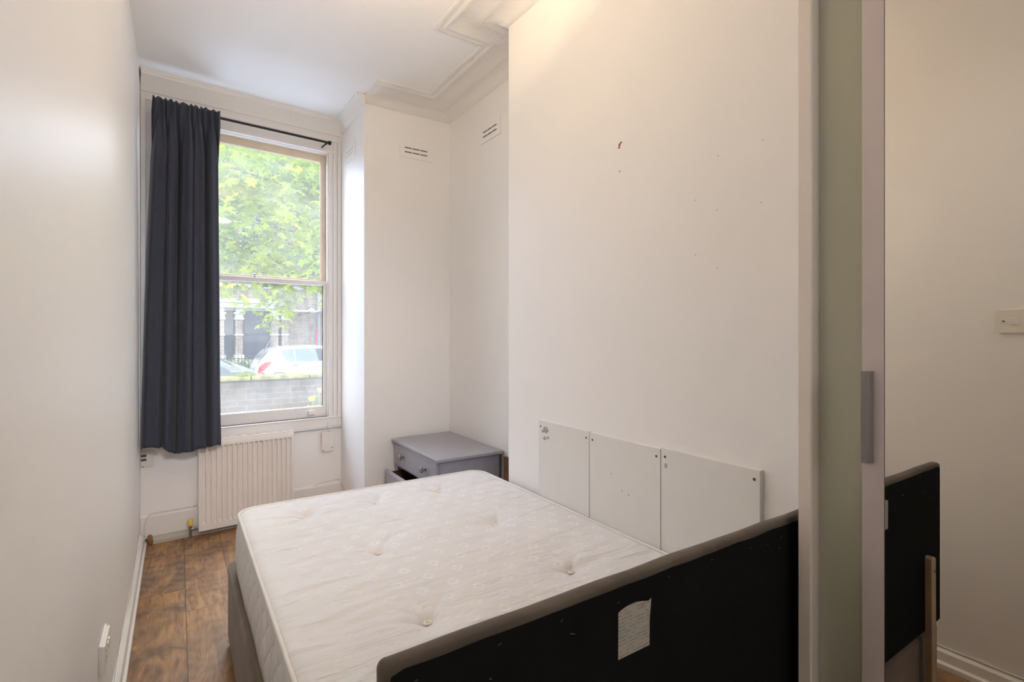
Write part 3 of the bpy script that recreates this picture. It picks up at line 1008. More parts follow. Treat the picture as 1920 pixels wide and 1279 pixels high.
def soft_slab(bm, x0, x1, y0, y1, z0, z1, r, nx=70, nz=34, wob=0.0015):
    """a slab with rounded rim built as rings of an outline"""
    out = []
    per = []
    n = 5
    for cx_, cz_, a0 in ((x1 - r, z0 + r, -90), (x1 - r, z1 - r, 0), (x0 + r, z1 - r, 90), (x0 + r, z0 + r, 180)):
        for k in range(n + 1):
            a_ = R(a0 + 90 * k / n)
            per.append((cx_, cz_, math.cos(a_), math.sin(a_)))
    # add points along edges
    full = []
    for i in range(len(per)):
        p_, q_ = per[i], per[(i + 1) % len(per)]
        full.append(p_)
        if i % (n + 1) == n:
            m = 30
            for k in range(1, m):
                t = k / m
                full.append(tuple(p_[j] + (q_[j] - p_[j]) * t for j in range(4)))
    th = y1 - y0
    rings = []
    for off, yy in ((-0.012, y0), (-0.0045, y0 + 0.0006), (-0.0008, y0 + 0.005), (0, y0 + th * 0.5), (-0.0015, y1 - 0.006), (-0.008, y1)):
        ring = []
        for cx_, cz_, ca, sa in full:
            w = wob * noise.noise(Vector((cx_ * 9, yy * 60, cz_ * 9 + ca)))
            ring.append(bm.verts.new((cx_ + (r + off + w) * ca, yy + w, cz_ + (r + off + w) * sa)))
        rings.append(ring)
    for a_, b_ in zip(rings, rings[1:]):
        for k in range(len(full)):
            bm.faces.new((a_[k], a_[(k + 1) % len(full)], b_[(k + 1) % len(full)], b_[k]))
    bm.faces.new(rings[0][::-1])
    bm.faces.new(rings[-1])


soft_slab(bm, hx0, hx1, hy0, hy1, hz0, hz1, 0.016)
obj('upholstery', bm, 'taupe', hb, smooth=True, autosmooth=60)
# dust cover, with slightly wavy stapled edge, 1 mm proud
bm = bmesh.new()
outl = []
NE = 60
for i in range(NE + 1):
    x = hx0 + 0.013 + (hx1 - hx0 - 0.026) * i / NE
    outl.append((x, hz1 - 0.013 + 0.003 * noise.noise(Vector((x * 14, 0, 0))) - (0.006 if i == 0 else 0)))
for i in range(20):
    z = hz1 - 0.02 - (hz1 - hz0 - 0.03) * i / 19
    outl.append((hx1 - 0.012 + 0.002 * noise.noise(Vector((3, z * 14, 0))), z))
for i in range(20):
    z = hz0 + 0.01 + (hz1 - hz0 - 0.03) * i / 19
    outl.append((hx0 + 0.012 + 0.003 * noise.noise(Vector((9, z * 14, 0))), z))
prism(bm, outl, hy0 - 0.0022, hy0 + 0.0004, 'Y')
obj('dust_cover', bm, 'black', hb)
# staples and small tears along the top and side
rnd = random.Random(11)
staple_m = plain('dull_staple_metal', (0.10, 0.095, 0.095), 0.5, 0.4)
for i in range(9):
    bm = bmesh.new()
    x = hx0 + 0.05 + i * 0.135 + rnd.uniform(-0.012, 0.012)
    z = hz1 - 0.026 - rnd.uniform(0, 0.012)
    d = Vector((math.cos(rnd.uniform(-0.9, 0.9)), 0, math.sin(rnd.uniform(-0.9, 0.9)))) * rnd.uniform(0.003, 0.005)
    c_ = Vector((x, hy0 - 0.003, z))
    tube(bm, [c_ - d * 0.8, c_ + d * 0.8], 0.0004, 5)
    obj('staple', bm, staple_m, hb)
for x, z, l in ((0.56, 0.888, 0.010), (1.16, 0.905, 0.004), (1.21, 0.885, 0.005), (0.40, 0.87, 0.004), (0.33, 0.84, 0.003)):
    bm = bmesh.new()
    tube(bm, [(x, hy0 - 0.003, z), (x + l, hy0 - 0.0034, z - l * 0.4)], 0.001, 5)
    obj('loose_thread', bm, staple_m, hb)
# care label
bm = bmesh.new()
lx0, lx1, lz0, lz1 = 0.674, 0.757, 0.803, 0.893
cols = []
for i in range(13):
    u = i / 12
    x = lx0 + (lx1 - lx0) * u
    zt = lz1 - 0.004 + 0.007 * math.sin(math.pi * min(1, u / 0.9)) ** 0.8 + (0.006 * (u - 0.86) / 0.14 if u > 0.86 else 0)
    yy = hy0 - 0.0035 - 0.004 * (1 if u > 0.9 else 0) * 1.0
    cols.append([bm.verts.new((x, hy0 - 0.0032, lz0)), bm.verts.new((x, hy0 - 0.0034, (lz0 + lz1) / 2)), bm.verts.new((x, yy, zt))])
for a_, b_ in zip(cols, cols[1:]):
    for k in range(2):
        bm.faces.new((a_[k], b_[k], b_[k + 1], a_[k + 1]))
lb = obj('care_label', bm, 'paper', hb)
lb['label'] = 'pale paper label stapled to the black back'
sm = lb.modifiers.new('t', 'SOLIDIFY')
sm.thickness = 0.0006
for x, z in ((0.738, 0.886), (0.742, 0.806), (0.683, 0.806)):
    bm = bmesh.new()
    tube(bm, [(x - 0.004, hy0 - 0.0045, z - 0.001), (x + 0.004, hy0 - 0.0045, z + 0.002)], 0.0006, 5)
    obj('label_staple', bm, 'rust', lb)
# strut down the back to the divan, pale wood
bm = bmesh.new()
prism(bm, [(-0.019, 0.02), (0.019, 0.02), (0.019, 0.645), (0.010, 0.652), (-0.012, 0.646), (-0.019, 0.640)], -0.010, 0.010, 'Y')
bm.transform(Matrix.Translation((0.362, hy0 - 0.0135, 0)) @ Matrix.Rotation(R(0.6), 4, 'Y'))
st = obj('strut', bm, 'batten', hb, bevel=0.002)
st['label'] = 'pale wooden batten screwed upright to the back of the headboard'
for z in (0.60, 0.17):
    bm = bmesh.new()
    lathe(bm, [(0.004, 0), (0.004, 0.0015)], (0.362, hy0 - 0.0235, z), (0, -1, 0), 10)
    obj('screw', bm, 'screw', st)


# mattress
def mattress():
    x0, x1, y0, y1, z0, z1 = 0.224, 1.468, 0.724, 2.590, 0.360, 0.612
    NX, NY = 150, 230
    rc = 0.085
    tufts = [(0.47, 2.37), (0.80, 2.40), (1.13, 2.40), (0.62, 1.84), (1.13, 1.85), (0.585, 1.32), (1.12, 1.34), (0.60, 0.86), (1.12, 0.86)]
    bm = bmesh.new()
    hx, hy = (x1 - x0) / 2, (y1 - y0) / 2
    mx, my = (x0 + x1) / 2, (y0 + y1) / 2

    def warp(px, py):
        ax, ay = abs(px), abs(py)
        cx_, cy_ = hx - rc, hy - rc
        if ax > cx_ and ay > cy_:
            ux, uy = ax - cx_, ay - cy_
            l = math.hypot(ux, uy)
            if l > 1e-9:
                k = max(ux, uy) / l
                ax, ay = cx_ + ux * k, cy_ + uy * k
        return math.copysign(ax, px), math.copysign(ay, py)

    def height(x, y, e):
        z = z1 - 0.010 * (1 - min(1, e / 0.03)) ** 2
        for tx, ty in tufts:
            dx_, dy_ = x - tx, y - ty
            r2 = dx_ * dx_ + dy_ * dy_
            if r2 < 0.16:
                r = math.sqrt(r2)
                th = math.atan2(dy_, dx_)
                z -= 0.016 * math.exp(-r2 / 0.0012) + 0.010 * math.exp(-r2 / 0.012)
                cre = sum(math.exp(-(((th - t0 + math.pi) % (2 * math.pi) - math.pi) * r / 0.0085) ** 2) * a0 for t0, a0 in ((tx * 9 % 6.28 - 3.14, 1.0), (0.35 + ty * 0.3, 1.2), (2.7 + tx * 0.4, 1.1), (-2.6 + ty * 0.2, 0.7), (-0.6 + tx * 0.3, 0.8), (1.25 + ty * 0.2, 0.9), (0.75 + tx * 0.2, 1.0), (2.2, 0.7), (3.0, 0.9)))
                z -= 0.0070 * cre * math.exp(-r / 0.12) * min(1, r / 0.02)
        fade = min(1, e / 0.10)
        z += fade * (0.0055 * noise.noise(Vector((x * 2.2 - y * 0.8, y * 14 - x * 2.2, 0))) + 0.006 * noise.noise(Vector((x * 2.5, y * 2.5, 3))))
        wrx = max(0, 1 - (x - x0) / 0.75)
        z += fade * wrx * 0.0065 * (0.5 - abs(noise.noise(Vector((x * 2.4, y * 17 - x * 3.2, 5)))) * 2)
        return z

    g = {}
    for j in range(NY + 1):
        for i in range(NX + 1):
            # denser near the rim
            px, py = -hx + 2 * hx * i / NX, -hy + 2 * hy * j / NY
            wx, wy = warp(px, py)
            e = min(hx - abs(px), hy - abs(py))
            x, y = mx + wx, my + wy
            g[i, j] = bm.verts.new((x, y, height(x, y, e)))
    for j in range(NY):
        for i in range(NX):
            bm.faces.new((g[i, j], g[i + 1, j], g[i + 1, j + 1], g[i, j + 1]))
    loop = [(i, 0) for i in range(NX)] + [(NX, j) for j in range(NY)] + [(i, NY) for i in range(NX, 0, -1)] + [(0, j) for j in range(NY, 0, -1)]
    prev = [g[k] for k in loop]
    rim = [v.co.copy() for v in prev]
    n = len(loop)
    nrm = []
    for k in range(n):
        d = (rim[(k + 1) % n] - rim[k - 1])
        nrm.append(Vector((d.y, -d.x, 0)).normalized())
    ztop = z1 - 0.012
    steps = [(0.25, 0.012), (0.5, 0.016), (0.75, 0.015), (1.0, 0.010)]
    for t, b in [(0.02, 0.001), (0.12, 0.006)] + steps:
        row = []
        for k in range(n):
            p_ = rim[k] + nrm[k] * (b * (1 + 0.25 * noise.noise(Vector((rim[k].x * 6, rim[k].y * 6, t * 3)))) if k is not None else 0)
            if nrm[k].x > 0.5:
                p_.x = min(p_.x, x1 + 0.003)
            if nrm[k].y < -0.5:
                p_.y = max(p_.y, y0 - 0.003)
            row.append(bm.verts.new((p_.x, p_.y, ztop + (z0 - ztop) * t)))
        for k in range(n):
            bm.faces.new((prev[k], prev[(k + 1) % n], row[(k + 1) % n], row[k]))
        prev = row
    bm.faces.new(prev)
    root = obj('mattress', bm, 'mattress', smooth=True)
    tag(root, 'white tufted damask mattress with piped edge lying on the divan base', 'mattress')
    for zz, nm in ((z1 - 0.006, 'piping'), (z0 + 0.008, 'piping')):
        bm = bmesh.new()
        pts = [Vector((rim[k].x, rim[k].y, zz)) + nrm[k] * 0.0015 for k in range(0, n, 2)]
        seg = 8
        rings = []
        m = len(pts)
        for k in range(m):
            nn = nrm[(k * 2) % n]
            rings.append([bm.verts.new(pts[k] + nn * 0.0062 * math.cos(q) + Vector((0, 0, 0.0075 * math.sin(q)))) for q in [2 * math.pi * a_ / seg for a_ in range(seg)]])
        for k in range(m):
            for q in range(seg):
                bm.faces.new((rings[k][q], rings[(k + 1) % m][q], rings[(k + 1) % m][(q + 1) % seg], rings[k][(q + 1) % seg]))
        obj(nm, bm, 'piping', root, smooth=True)
    for k, (tx, ty) in enumerate(tufts):
        bm = bmesh.new()
        zt = height(tx, ty, 0.3)
        lathe(bm, [(0.004, -0.004), (0.011, 0.001), (0.0135, 0.003), (0.011, 0.005), (0.005, 0.0045), (0.002, 0.003)], (tx, ty, zt - 0.001), (0, 0, 1), 16)
        for v in bm.verts:
            v.co += Vector((noise.noise(v.co * 120), noise.noise(v.co * 130 + Vector((5, 0, 0))), 0)) * 0.004
        obj('tuft', bm, 'tuft', root, smooth=True)
    # metal air vent eyelet on the side border
    bm = bmesh.new()
    lathe(bm, [(0.005, 0), (0.010, 0.002), (0.010, 0.004), (0.006, 0.005)], (x0 - 0.012, 1.36, 0.50), (-1, 0, 0), 14)
    obj('air_eyelet', bm, 'screw', root, smooth=True)
    return root


mattress()

# ------------------------------------------------------------------ white boards on the chimney breast
bl = ['white board screwed to the wall nearest the chest, with a peeled patch', 'middle one of the three white boards screwed to the wall', 'white board screwed to the wall nearest the wardrobe, with a grey smudge']
for k, (ya, yb) in enumerate(((1.6485, 2.014), (1.262, 1.6445), (0.879, 1.257))):
    z1 = (0.980, 0.978, 0.984)[k]
    e = thing('wall_board', bl[k], 'board', (XB, (ya + yb) / 2, 0.30), group=None)
    w = (yb - ya) / 2
    th = 0.020 if k == 2 else 0.019
    obj('panel', B(-th, 0.0, -w, w, 0, z1 - 0.30), 'board', e, bevel=0.0015)
    for sy in (-1, 1):
        bm = bmesh.new()
        lathe(bm, [(0.0048, 0), (0.0048, 0.001), (0.003, 0.0015)], (-th, sy * (w - 0.018), z1 - 0.30 - 0.030), (-1, 0, 0), 12)
        obj('screw', bm, 'screw', e, smooth=True)
    if k == 0:
        bm = bmesh.new()
        for cy_, cz_, rr in ((0.120, 0.640, 0.024), (0.145, 0.630, 0.013), (0.104, 0.604, 0.014), (0.132, 0.598, 0.015)):
            ring = [bm.verts.new((-th - 0.0006, cy_ + rr * math.cos(a_) * random.uniform(0.5, 1.2), cz_ + 0.7 * rr * math.sin(a_) * random.uniform(0.5, 1.2))) for a_ in [i * 0.5 for i in range(12)]]
            bm.faces.new(ring)
        obj('peeled_patch', bm, 'ticket', e)
    if k == 2:
        bm = bmesh.new()
        bm.faces.new([bm.verts.new((-th - 0.0006, 0.166 + 0.009 * math.cos(a_) * random.uniform(0.5, 1.2), 0.622 + 0.009 * math.sin(a_) * random.uniform(0.6, 1.2))) for a_ in [i * 0.6 for i in range(10)]])
        obj('smudge', bm, plain('grey_smudge', (0.45, 0.42, 0.40), 0.7, var=0.2, scale=90), e)
    if k == 1:
        bm = bmesh.new()
        for cy_, cz_ in ((0.06, 0.53), (0.0, 0.476), (-0.035, 0.468)):
            bm.faces.new([bm.verts.new((-th - 0.0006, cy_ + 0.0022 * math.cos(a_), cz_ + 0.003 * math.sin(a_))) for a_ in [i for i in range(6)]])
        obj('chip_marks', bm, 'screw', e)

# ------------------------------------------------------------------ wardrobe with sliding doors
XW = 1.245
wd = thing('wardrobe', 'tall fitted wardrobe with mirrored and frosted green glass sliding doors', 'wardrobe')
WT = 2.62
bm = bmesh.new()
box(bm, XW + 0.004, 1.85, 0.622, 0.645, 0.0, WT)
box(bm, XW + 0.10, 1.85, -1.2, 0.645, WT - 0.02, WT)
box(bm, 1.845, 1.86, -1.2, 0.645, 0.0, WT)
box(bm, XW + 0.004, 1.85, -1.22, -1.2, 0.0, WT)
obj('carcass', bm, 'door_frame', wd, bevel=0.001)
bm = bmesh.new()
prism(bm, [(XW, 0.645), (XW, 0.617), (XW + 0.003, 0.6145), (XW + 0.06, 0.6135), (XW + 0.06, 0.645)], 0, WT)
obj('front_post', bm, 'door_frame', wd, bevel=0.0015)
obj('sliding_track', B(XW, XW + 0.09, -1.2, 0.6, WT - 0.05, WT), 'stile', wd)
obj('sliding_track', B(XW, XW + 0.09, -1.2, 0.6, 0, 0.03), 'stile', wd)
d1 = obj('frosted_door', B(XW + 0.034, XW + 0.040, -0.42, 0.6134, 0.03, WT - 0.05), 'frost', wd)
d1['label'] = 'frosted green glass sliding door'
bm = bmesh.new()
box(bm, XW + 0.0, XW + 0.022, 0.467, 0.509, 0.032, WT - 0.052)
box(bm, XW + 0.0, XW + 0.022, -0.62, -0.58, 0.032, WT - 0.052)
box(bm, XW + 0.0, XW + 0.022, -0.58, 0.467, 0.032, 0.07)
box(bm, XW + 0.0, XW + 0.022, -0.58, 0.467, WT - 0.09, WT - 0.052)
d2 = obj('mirror_door', bm, 'stile', wd, bevel=0.001)
mr = obj('mirror', B(XW + 0.0015, XW + 0.006, -0.58, 0.467, 0.07, WT - 0.09), 'mirror', d2)
mr['label'] = 'mirror pane'
bm = bmesh.new()
box(bm, XW + 0.0005, XW + 0.002, 0.4665, 0.4685, 0.07, WT - 0.09)
obj('mirror_seal', bm, 'gap', d2)
bm = bmesh.new()
prism(bm, [(XW - 0.018, 0.504), (XW - 0.018, 0.4915), (XW - 0.016, 0.4885), (XW + 0.001, 0.4855), (XW + 0.001, 0.4855), (XW + 0.001, 0.5025)], 1.124, 1.320)
obj('handle', bm, 'handle', d2, bevel=0.0012)['label'] = 'grey aluminium bar handle'

# ------------------------------------------------------------------ outside
GZ = -0.42
structure(obj('ground_street', B(-30, 40, 9.0, 60, GZ - 0.2, GZ), 'asphalt'), 'street surface outside the window', 'street')
structure(obj('ground_garden', B(-14, 16, 4.7, 9.0, GZ - 0.2, GZ + 0.08), 'soil'), 'front garden soil below the window', 'ground')
bm = bmesh.new()
box(bm, -14, 16, 8.02, 8.25, GZ, 0.745)
gw = thing('garden_wall', 'low weathered brick garden wall with mossy coping outside the window', 'garden wall')
obj('brickwork', bm, 'garden_brick', gw)
bm = bmesh.new()
x = -14
rnd = random.Random(5)
while x < 16:
    l = rnd.uniform(0.7, 0.95)
    box(bm, x, x + l - 0.012, 7.97, 8.30, 0.745 + rnd.uniform(-0.002, 0.002), 0.800 + rnd.uniform(-0.008, 0.006))
    x += l
obj('coping', bm, 'moss', gw, bevel=0.012)


def car(name, label, loc, rz, paint_m, L=3.95, tail=True):
    e = thing(name, label, 'car', loc, rz)
    # side profile, rear at x=0
    prof = [(0.10, 0.24), (0.0, 0.34), (-0.01, 0.52), (0.04, 0.60), (0.06, 0.80), (0.13, 0.98), (0.20, 1.06), (0.42, 1.30), (0.56, 1.385), (0.74, 1.425), (1.10, 1.455), (1.6, 1.465), (2.05, 1.44), (2.35, 1.38), (2.95, 1.02), (3.05, 0.97), (3.6, 0.86), (3.84, 0.74), (3.93, 0.58), (3.95, 0.36), (3.86, 0.22)]

    def hw(x, z):
        w = 0.86
        if z > 0.90:
            w -= 0.24 * ((z - 0.90) / 0.56) ** 1.15
        w -= 0.10 * max(0, (0.25 - x) / 0.25) ** 2 + 0.16 * max(0, (x - 3.4) / 0.55) ** 2
        if z < 0.4:
            w -= 0.05 * (0.4 - z) / 0.2
        return w
    bm = bmesh.new()
    T_ = [-1, -0.93, -0.6, 0, 0.6, 0.93, 1]
    rows = []
    zc = 0.75
    n = len(prof)
    for t in T_:
        k = 1.0 if abs(t) < 0.95 else 0.985
        rows.append([bm.verts.new((x if abs(t) < 0.95 else 1.95 + (x - 1.95) * 0.992, t * hw(x, z), zc + (z - zc) * k)) for x, z in prof])
    for a_, b_ in zip(rows, rows[1:]):
        for i in range(n):
            bm.faces.new((a_[i], a_[(i + 1) % n], b_[(i + 1) % n], b_[i]))
    # subdivided flanks
    for r in (rows[0], rows[-1]):
        lo_i = [i for i in range(n)]
        top = r[3:18]
        f_ = bm.faces.new(r)
    bmesh.ops.triangulate(bm, faces=[f for f in bm.faces if len(f.verts) > 4])
    obj('body', bm, paint_m, e, smooth=True, autosmooth=28)

    def patch(nm, pts, m, side, off=0.006):
        bm = bmesh.new()
        vs = [bm.verts.new((x, side * (hw(x, z) + off), z)) for x, z in pts]
        vi = [bm.verts.new((x, side * (hw(x, z) - 0.03), z)) for x, z in pts]
        bm.faces.new(vs)
        bm.faces.new(vi[::-1])
        for i in range(len(pts)):
            bm.faces.new((vs[i], vs[(i + 1) % len(pts)], vi[(i + 1) % len(pts)], vi[i]))
        obj(nm, bm, m, e)
    for sd in (-1, 1):
        patch('side_window', [(0.86, 1.02), (0.74, 1.24), (0.78, 1.33), (1.02, 1.36), (1.10, 1.365), (1.10, 1.00)], 'car_glass', sd)
        patch('side_window', [(1.13, 1.00), (1.13, 1.365), (1.72, 1.37), (1.80, 0.985)], 'car_glass', sd)
        patch('side_window', [(1.98, 0.985), (1.90, 1.37), (2.12, 1.345), (2.28, 1.29), (2.72, 1.02), (2.72, 0.985)], 'car_glass', sd)
        patch('pillar', [(1.80, 0.985), (1.72, 1.37), (1.90, 1.37), (1.98, 0.985)], 'iron', sd, 0.004)
        patch('door_handle', [(1.02, 0.86), (1.02, 0.885), (1.2, 0.885), (1.2, 0.86)], 'knob', sd, 0.02)
        if tail:
            patch('tail_light', [(0.10, 0.70), (0.14, 0.86), (0.30, 0.985), (0.46, 1.0), (0.42, 0.90), (0.24, 0.74)], 'tail', sd, 0.008)
        for wx in (0.66, 3.16):
            bm = bmesh.new()
            yy = sd * 0.70
            lathe(bm, [(0.20, 0), (0.29, 0.01), (0.31, 0.05), (0.31, 0.13), (0.29, 0.17), (0.20, 0.18)], (wx, yy - sd * 0.0, 0.31), (0, sd, 0), 28)
            w_ = obj('wheel', bm, 'tyre', e, smooth=True, autosmooth=40)
            bm = bmesh.new()
            lathe(bm, [(0.19, 0.16), (0.19, 0.186), (0.05, 0.192)], (wx, yy, 0.31), (0, sd, 0), 20)
            obj('hubcap', bm, 'car_silver', w_, smooth=True, autosmooth=40)
            # wheel arch lip
            bm = bmesh.new()
            tube(bm, [(wx + 0.36 * math.cos(R(a_)), sd * 0.862, 0.31 + 0.36 * math.sin(R(a_))) for a_ in range(0, 181, 15)], 0.012, 6)
            obj('wheel_arch', bm, 'tyre', e, smooth=True)
    # rear window and windscreen
    for nm, q in (('rear_window', [(0.19, 1.075), (0.42, 1.325)]), ('windscreen', [(2.40, 1.36), (2.92, 1.05)])):
        (xa, za), (xb, zb) = q
        bm = bmesh.new()
        nx_, nz_ = (-0.02, 0.02) if nm == 'rear_window' else (0.02, 0.02)
        a_ = [bm.verts.new((xa + nx_ * 0.4, s_ * (hw(xa, za) - 0.10), za + nz_ * 0.4)) for s_ in (-1, 1)]
        b_ = [bm.verts.new((xb + nx_ * 0.4, s_ * (hw(xb, zb) - 0.10), zb + nz_ * 0.4)) for s_ in (1, -1)]
        f_ = bm.faces.new(a_ + b_)
        o_ = obj(nm, bm, 'car_glass', e)
        sm_ = o_.modifiers.new('t', 'SOLIDIFY')
        sm_.thickness = 0.01
    return e


car('hatchback_car', 'white hatchback parked across the street behind the garden wall', (1.86, 17.3, GZ), 0, 'car_white')
car('parked_car', 'silver car front seen just above the garden wall at the left', (-1.80, 13.3, GZ), R(2), 'car_silver', tail=False)
car('parked_car', 'dark blue car parked beyond the iron railings', (-2.15, 19.3, GZ), 0, 'car_blue', tail=False)

# house across the street
hs = thing('terraced_house', 'brick terraced house with white stone bay and dark windows across the street', 'house')
bm = bmesh.new()
box(bm, -12, 22, 23.6, 30, GZ, 9.5)
obj('brick_front', bm, 'brick', hs)
bm = bmesh.new()
box(bm, -12, 22, 23.2, 23.64, GZ, 0.30)
box(bm, -12, 22, 23.10, 23.64, 2.33, 2.42)
for x0 in (-4.9, 1.15, 7.2):
    box(bm, x0, x0 + 2.55, 22.75, 23.7, 2.42, 2.62)
    box(bm, x0 - 0.06, x0 + 2.61, 22.65, 23.7, 2.62, 2.80)
    box(bm, x0, x0 + 2.55, 22.80, 23.7, 0.16, 0.34)
box(bm, -12, 22, 23.5, 23.62, 3.30, 3.45)
obj('stone_band', bm, 'stone', hs, bevel=0.02)
for x0 in (-4.75, 1.28, 7.33):
    for xx in (x0, x0 + 0.66, x0 + 1.98, x0 + 2.42) if x0 != 1.28 else (1.28, 1.93, 3.24, 3.62):
        bm = bmesh.new()
        box(bm, xx, xx + 0.25, 22.95, 23.62, 0.30, 2.1)
        c_ = obj('brick_pier', bm, 'brick', hs)
        bm = bmesh.new()
        box(bm, xx - 0.03, xx + 0.28, 22.90, 23.62, 1.33, 1.39)
        obj('stone_string', bm, 'stone', c_)
        obj('stone_base', B(xx - 0.05, xx + 0.30, 22.87, 23.62, 0.30, 0.56), 'stone', c_, bevel=0.012)
        bm = bmesh.new()
        box(bm, xx - 0.05, xx + 0.30, 22.87, 23.62, 1.96, 2.04)
        box(bm, xx - 0.02, xx + 0.27, 22.90, 23.62, 2.04, 2.18)
        box(bm, xx - 0.07, xx + 0.32, 22.85, 23.62, 2.18, 2.26)
        prism(bm, [(xx + 0.02, 2.26), (xx + 0.23, 2.26), (xx + 0.27, 2.36), (xx + 0.20, 2.45), (xx + 0.05, 2.45), (xx - 0.02, 2.36)], 22.88, 23.62, 'Y')
        obj('stone_capital', bm, 'stone', c_, bevel=0.012)
    wf = obj('bay_window', B(x0 + 0.1, x0 + 2.5, 23.42, 23.58, 0.34, 2.40), 'dark_joinery', hs)
    bm = bmesh.new()
    box(bm, x0 + 0.98, x0 + 1.90, 23.40, 23.43, 1.42, 2.34)
    box(bm, x0 + 0.98, x0 + 1.90, 23.40, 23.43, 0.52, 1.34)
    obj('bay_pane', bm, 'blue_pane', wf)
for x0 in (-3.4, 2.2, 8.4):
    wf = obj('upper_window', B(x0 - 0.08, x0 + 1.08, 23.5, 23.62, 4.3, 6.3), 'stone', hs, bevel=0.01)
    obj('upper_pane', B(x0, x0 + 1.0, 23.48, 23.52, 4.45, 6.2), 'blue_pane', wf)
bm = bmesh.new()
prism(bm, [(4.80, 2.30), (5.0, 2.30), (5.04, 2.42), (4.98, 2.52), (4.84, 2.52), (4.76, 2.42)], 23.4, 23.62, 'Y')
obj('stone_corbel', bm, 'stone', hs, bevel=0.01)
bm = bmesh.new()
tube(bm, [(5.22, 23.5, GZ), (5.22, 23.5, 9.0)], 0.06, 10)
obj('drain_pipe', bm, plain('pale_blue_grey_pipe', (0.45, 0.48, 0.55), 0.5), hs, smooth=True)
bm = bmesh.new()
tube(bm, [(4.93, 22.6, GZ), (4.93, 22.6, 1.60)], 0.035, 8)
tag(obj('marker_post', bm, 'red', smooth=True), 'thin red post standing before the brick house', 'post')

# railings and hedge in front of the house
rl = thing('iron_railing', 'black iron railing before the hedge across the street', 'railing')
bm = bmesh.new()
for i in range(60):
    tube(bm, [(-3 + i * 0.11, 20.9, GZ), (-3 + i * 0.11, 20.9, 0.62)], 0.010, 5)
obj('bars', bm, 'iron', rl)
bm = bmesh.new()
for z in (0.5, -0.2):
    tube(bm, [(-3, 20.9, z), (3.5, 20.9, z)], 0.014, 5)
obj('rail', bm, 'iron', rl)


def leafcloud(bm, n, center_f, size, rnd, flat=0.6, lobes=5):
    for _ in range(n):
        c_ = center_f()
        if c_ is None:
            continue
        base = Matrix.Translation(c_) @ Matrix.Rotation(rnd.uniform(0, 6.28), 4, 'Z') @ Matrix.Rotation(rnd.uniform(-1.2, 1.2) * flat, 4, 'X') @ Matrix.Rotation(rnd.uniform(-1.2, 1.2) * flat, 4, 'Y')
        s = size * rnd.uniform(0.7, 1.25)
        for k in range(lobes):
            a_ = (k - (lobes - 1) / 2) * (4.4 / max(lobes, 1))
            ca, sa = math.cos(a_), math.sin(a_)
            l = s * (1.0 - 0.12 * abs(k - (lobes - 1) / 2))
            w = l * 0.26
            pts = [(0, 0, 0), (l * 0.55, w, -l * 0.04), (l, 0, -l * 0.22), (l * 0.55, -w, -l * 0.04)]
            bm.faces.new([bm.verts.new(base @ Vector((x * ca - y * sa, x * sa + y * ca, z))) for x, y, z in pts])


def leaf_obj(name, bm, mat, parent=None):
    me = bpy.data.meshes.new(name)
    bm.to_mesh(me)
    bm.free()
    me.materials.append(M[mat])
    o = bpy.data.objects.new(name, me)
    COL.objects.link(o)
    if parent:
        o.parent = parent
    return o


# near tree: trunk to the right, limbs reaching over the garden wall
rnd = random.Random(21)
tr = thing('street_tree', 'leafy green tree reaching branches across the window view', 'tree', (4.6, 10.2, GZ))
o3 = Vector((4.6, 10.2, GZ))
limbs = [
    [(0, 0, 0), (0, 0, 1.6), (-0.1, 0.05, 3.2), (-0.1, 0, 5.0), (0.1, 0.2, 7.5)],
    [(-0.05, 0, 2.9), (-1.0, -0.2, 3.9), (-2.0, -0.3, 4.6), (-3.0, -0.2, 5.6), (-4.2, 0, 6.6)],
    [(-0.05, 0, 2.4), (-1.1, -0.5, 2.75), (-2.2, -0.8, 2.9), (-3.3, -0.7, 2.75), (-4.6, -0.5, 2.7)],
    [(-1.0, -0.2, 3.9), (-1.8, -0.6, 3.6), (-2.8, -0.9, 3.55), (-3.9, -0.9, 3.7)],
    [(-1.1, -0.5, 2.75), (-1.9, -0.9, 2.4), (-2.7, -1.1, 2.15), (-3.3, -1.2, 1.95)],
    [(-0.1, 0, 4.4), (1.2, -0.4, 5.6), (2.5, -0.5, 6.4)],
    [(-2.0, -0.3, 4.6), (-2.6, -0.8, 4.3), (-3.6, -1.0, 4.4), (-4.4, -0.9, 4.6)],
]
bm = bmesh.new()
for k, l in enumerate(limbs):
    p_ = smooth_pts(l, 6)
    r0_ = (0.20, 0.065, 0.045, 0.028, 0.022, 0.07, 0.03)[k]
    tube(bm, p_, [r0_ * (1 - 0.75 * i / (len(p_) - 1)) for i in range(len(p_))], 9)
twigs = []
for k, l in enumerate(limbs[1:]):
    p_ = smooth_pts(l, 6)
    for i in range(4, len(p_), 2):
        d = Vector((rnd.uniform(-0.7, 0.4), rnd.uniform(-0.8, 0.8), rnd.uniform(-0.9, 0.6)))
        q = p_[i] + d * rnd.uniform(0.5, 1.0)
        tube(bm, smooth_pts([p_[i], (p_[i] + q) / 2 + Vector((0, 0, 0.06)), q], 4), 0.007, 5)
        twigs.append((p_[i], q))
obj('trunk', bm, 'bark', tr, smooth=True)
bm = bmesh.new()


def pick():
    a_, b_ = rnd.choice(twigs)
    q = a_.lerp(b_, rnd.uniform(0.2, 1.1)) + Vector((rnd.gauss(0, 0.26), rnd.gauss(0, 0.3), rnd.gauss(0, 0.22)))
    wx, wz = q.x + 4.6, q.z + GZ
    low = 1.95 - 0.62 * math.exp(-((wx - 1.36) / 0.30) ** 2) + 0.25 * noise.noise(Vector((wx * 5, 0, 3)))
    if wz < low or (wz < low + 0.5 and rnd.random() < 0.55):
        return None
    return q


leafcloud(bm, 5200, pick, 0.115, rnd)
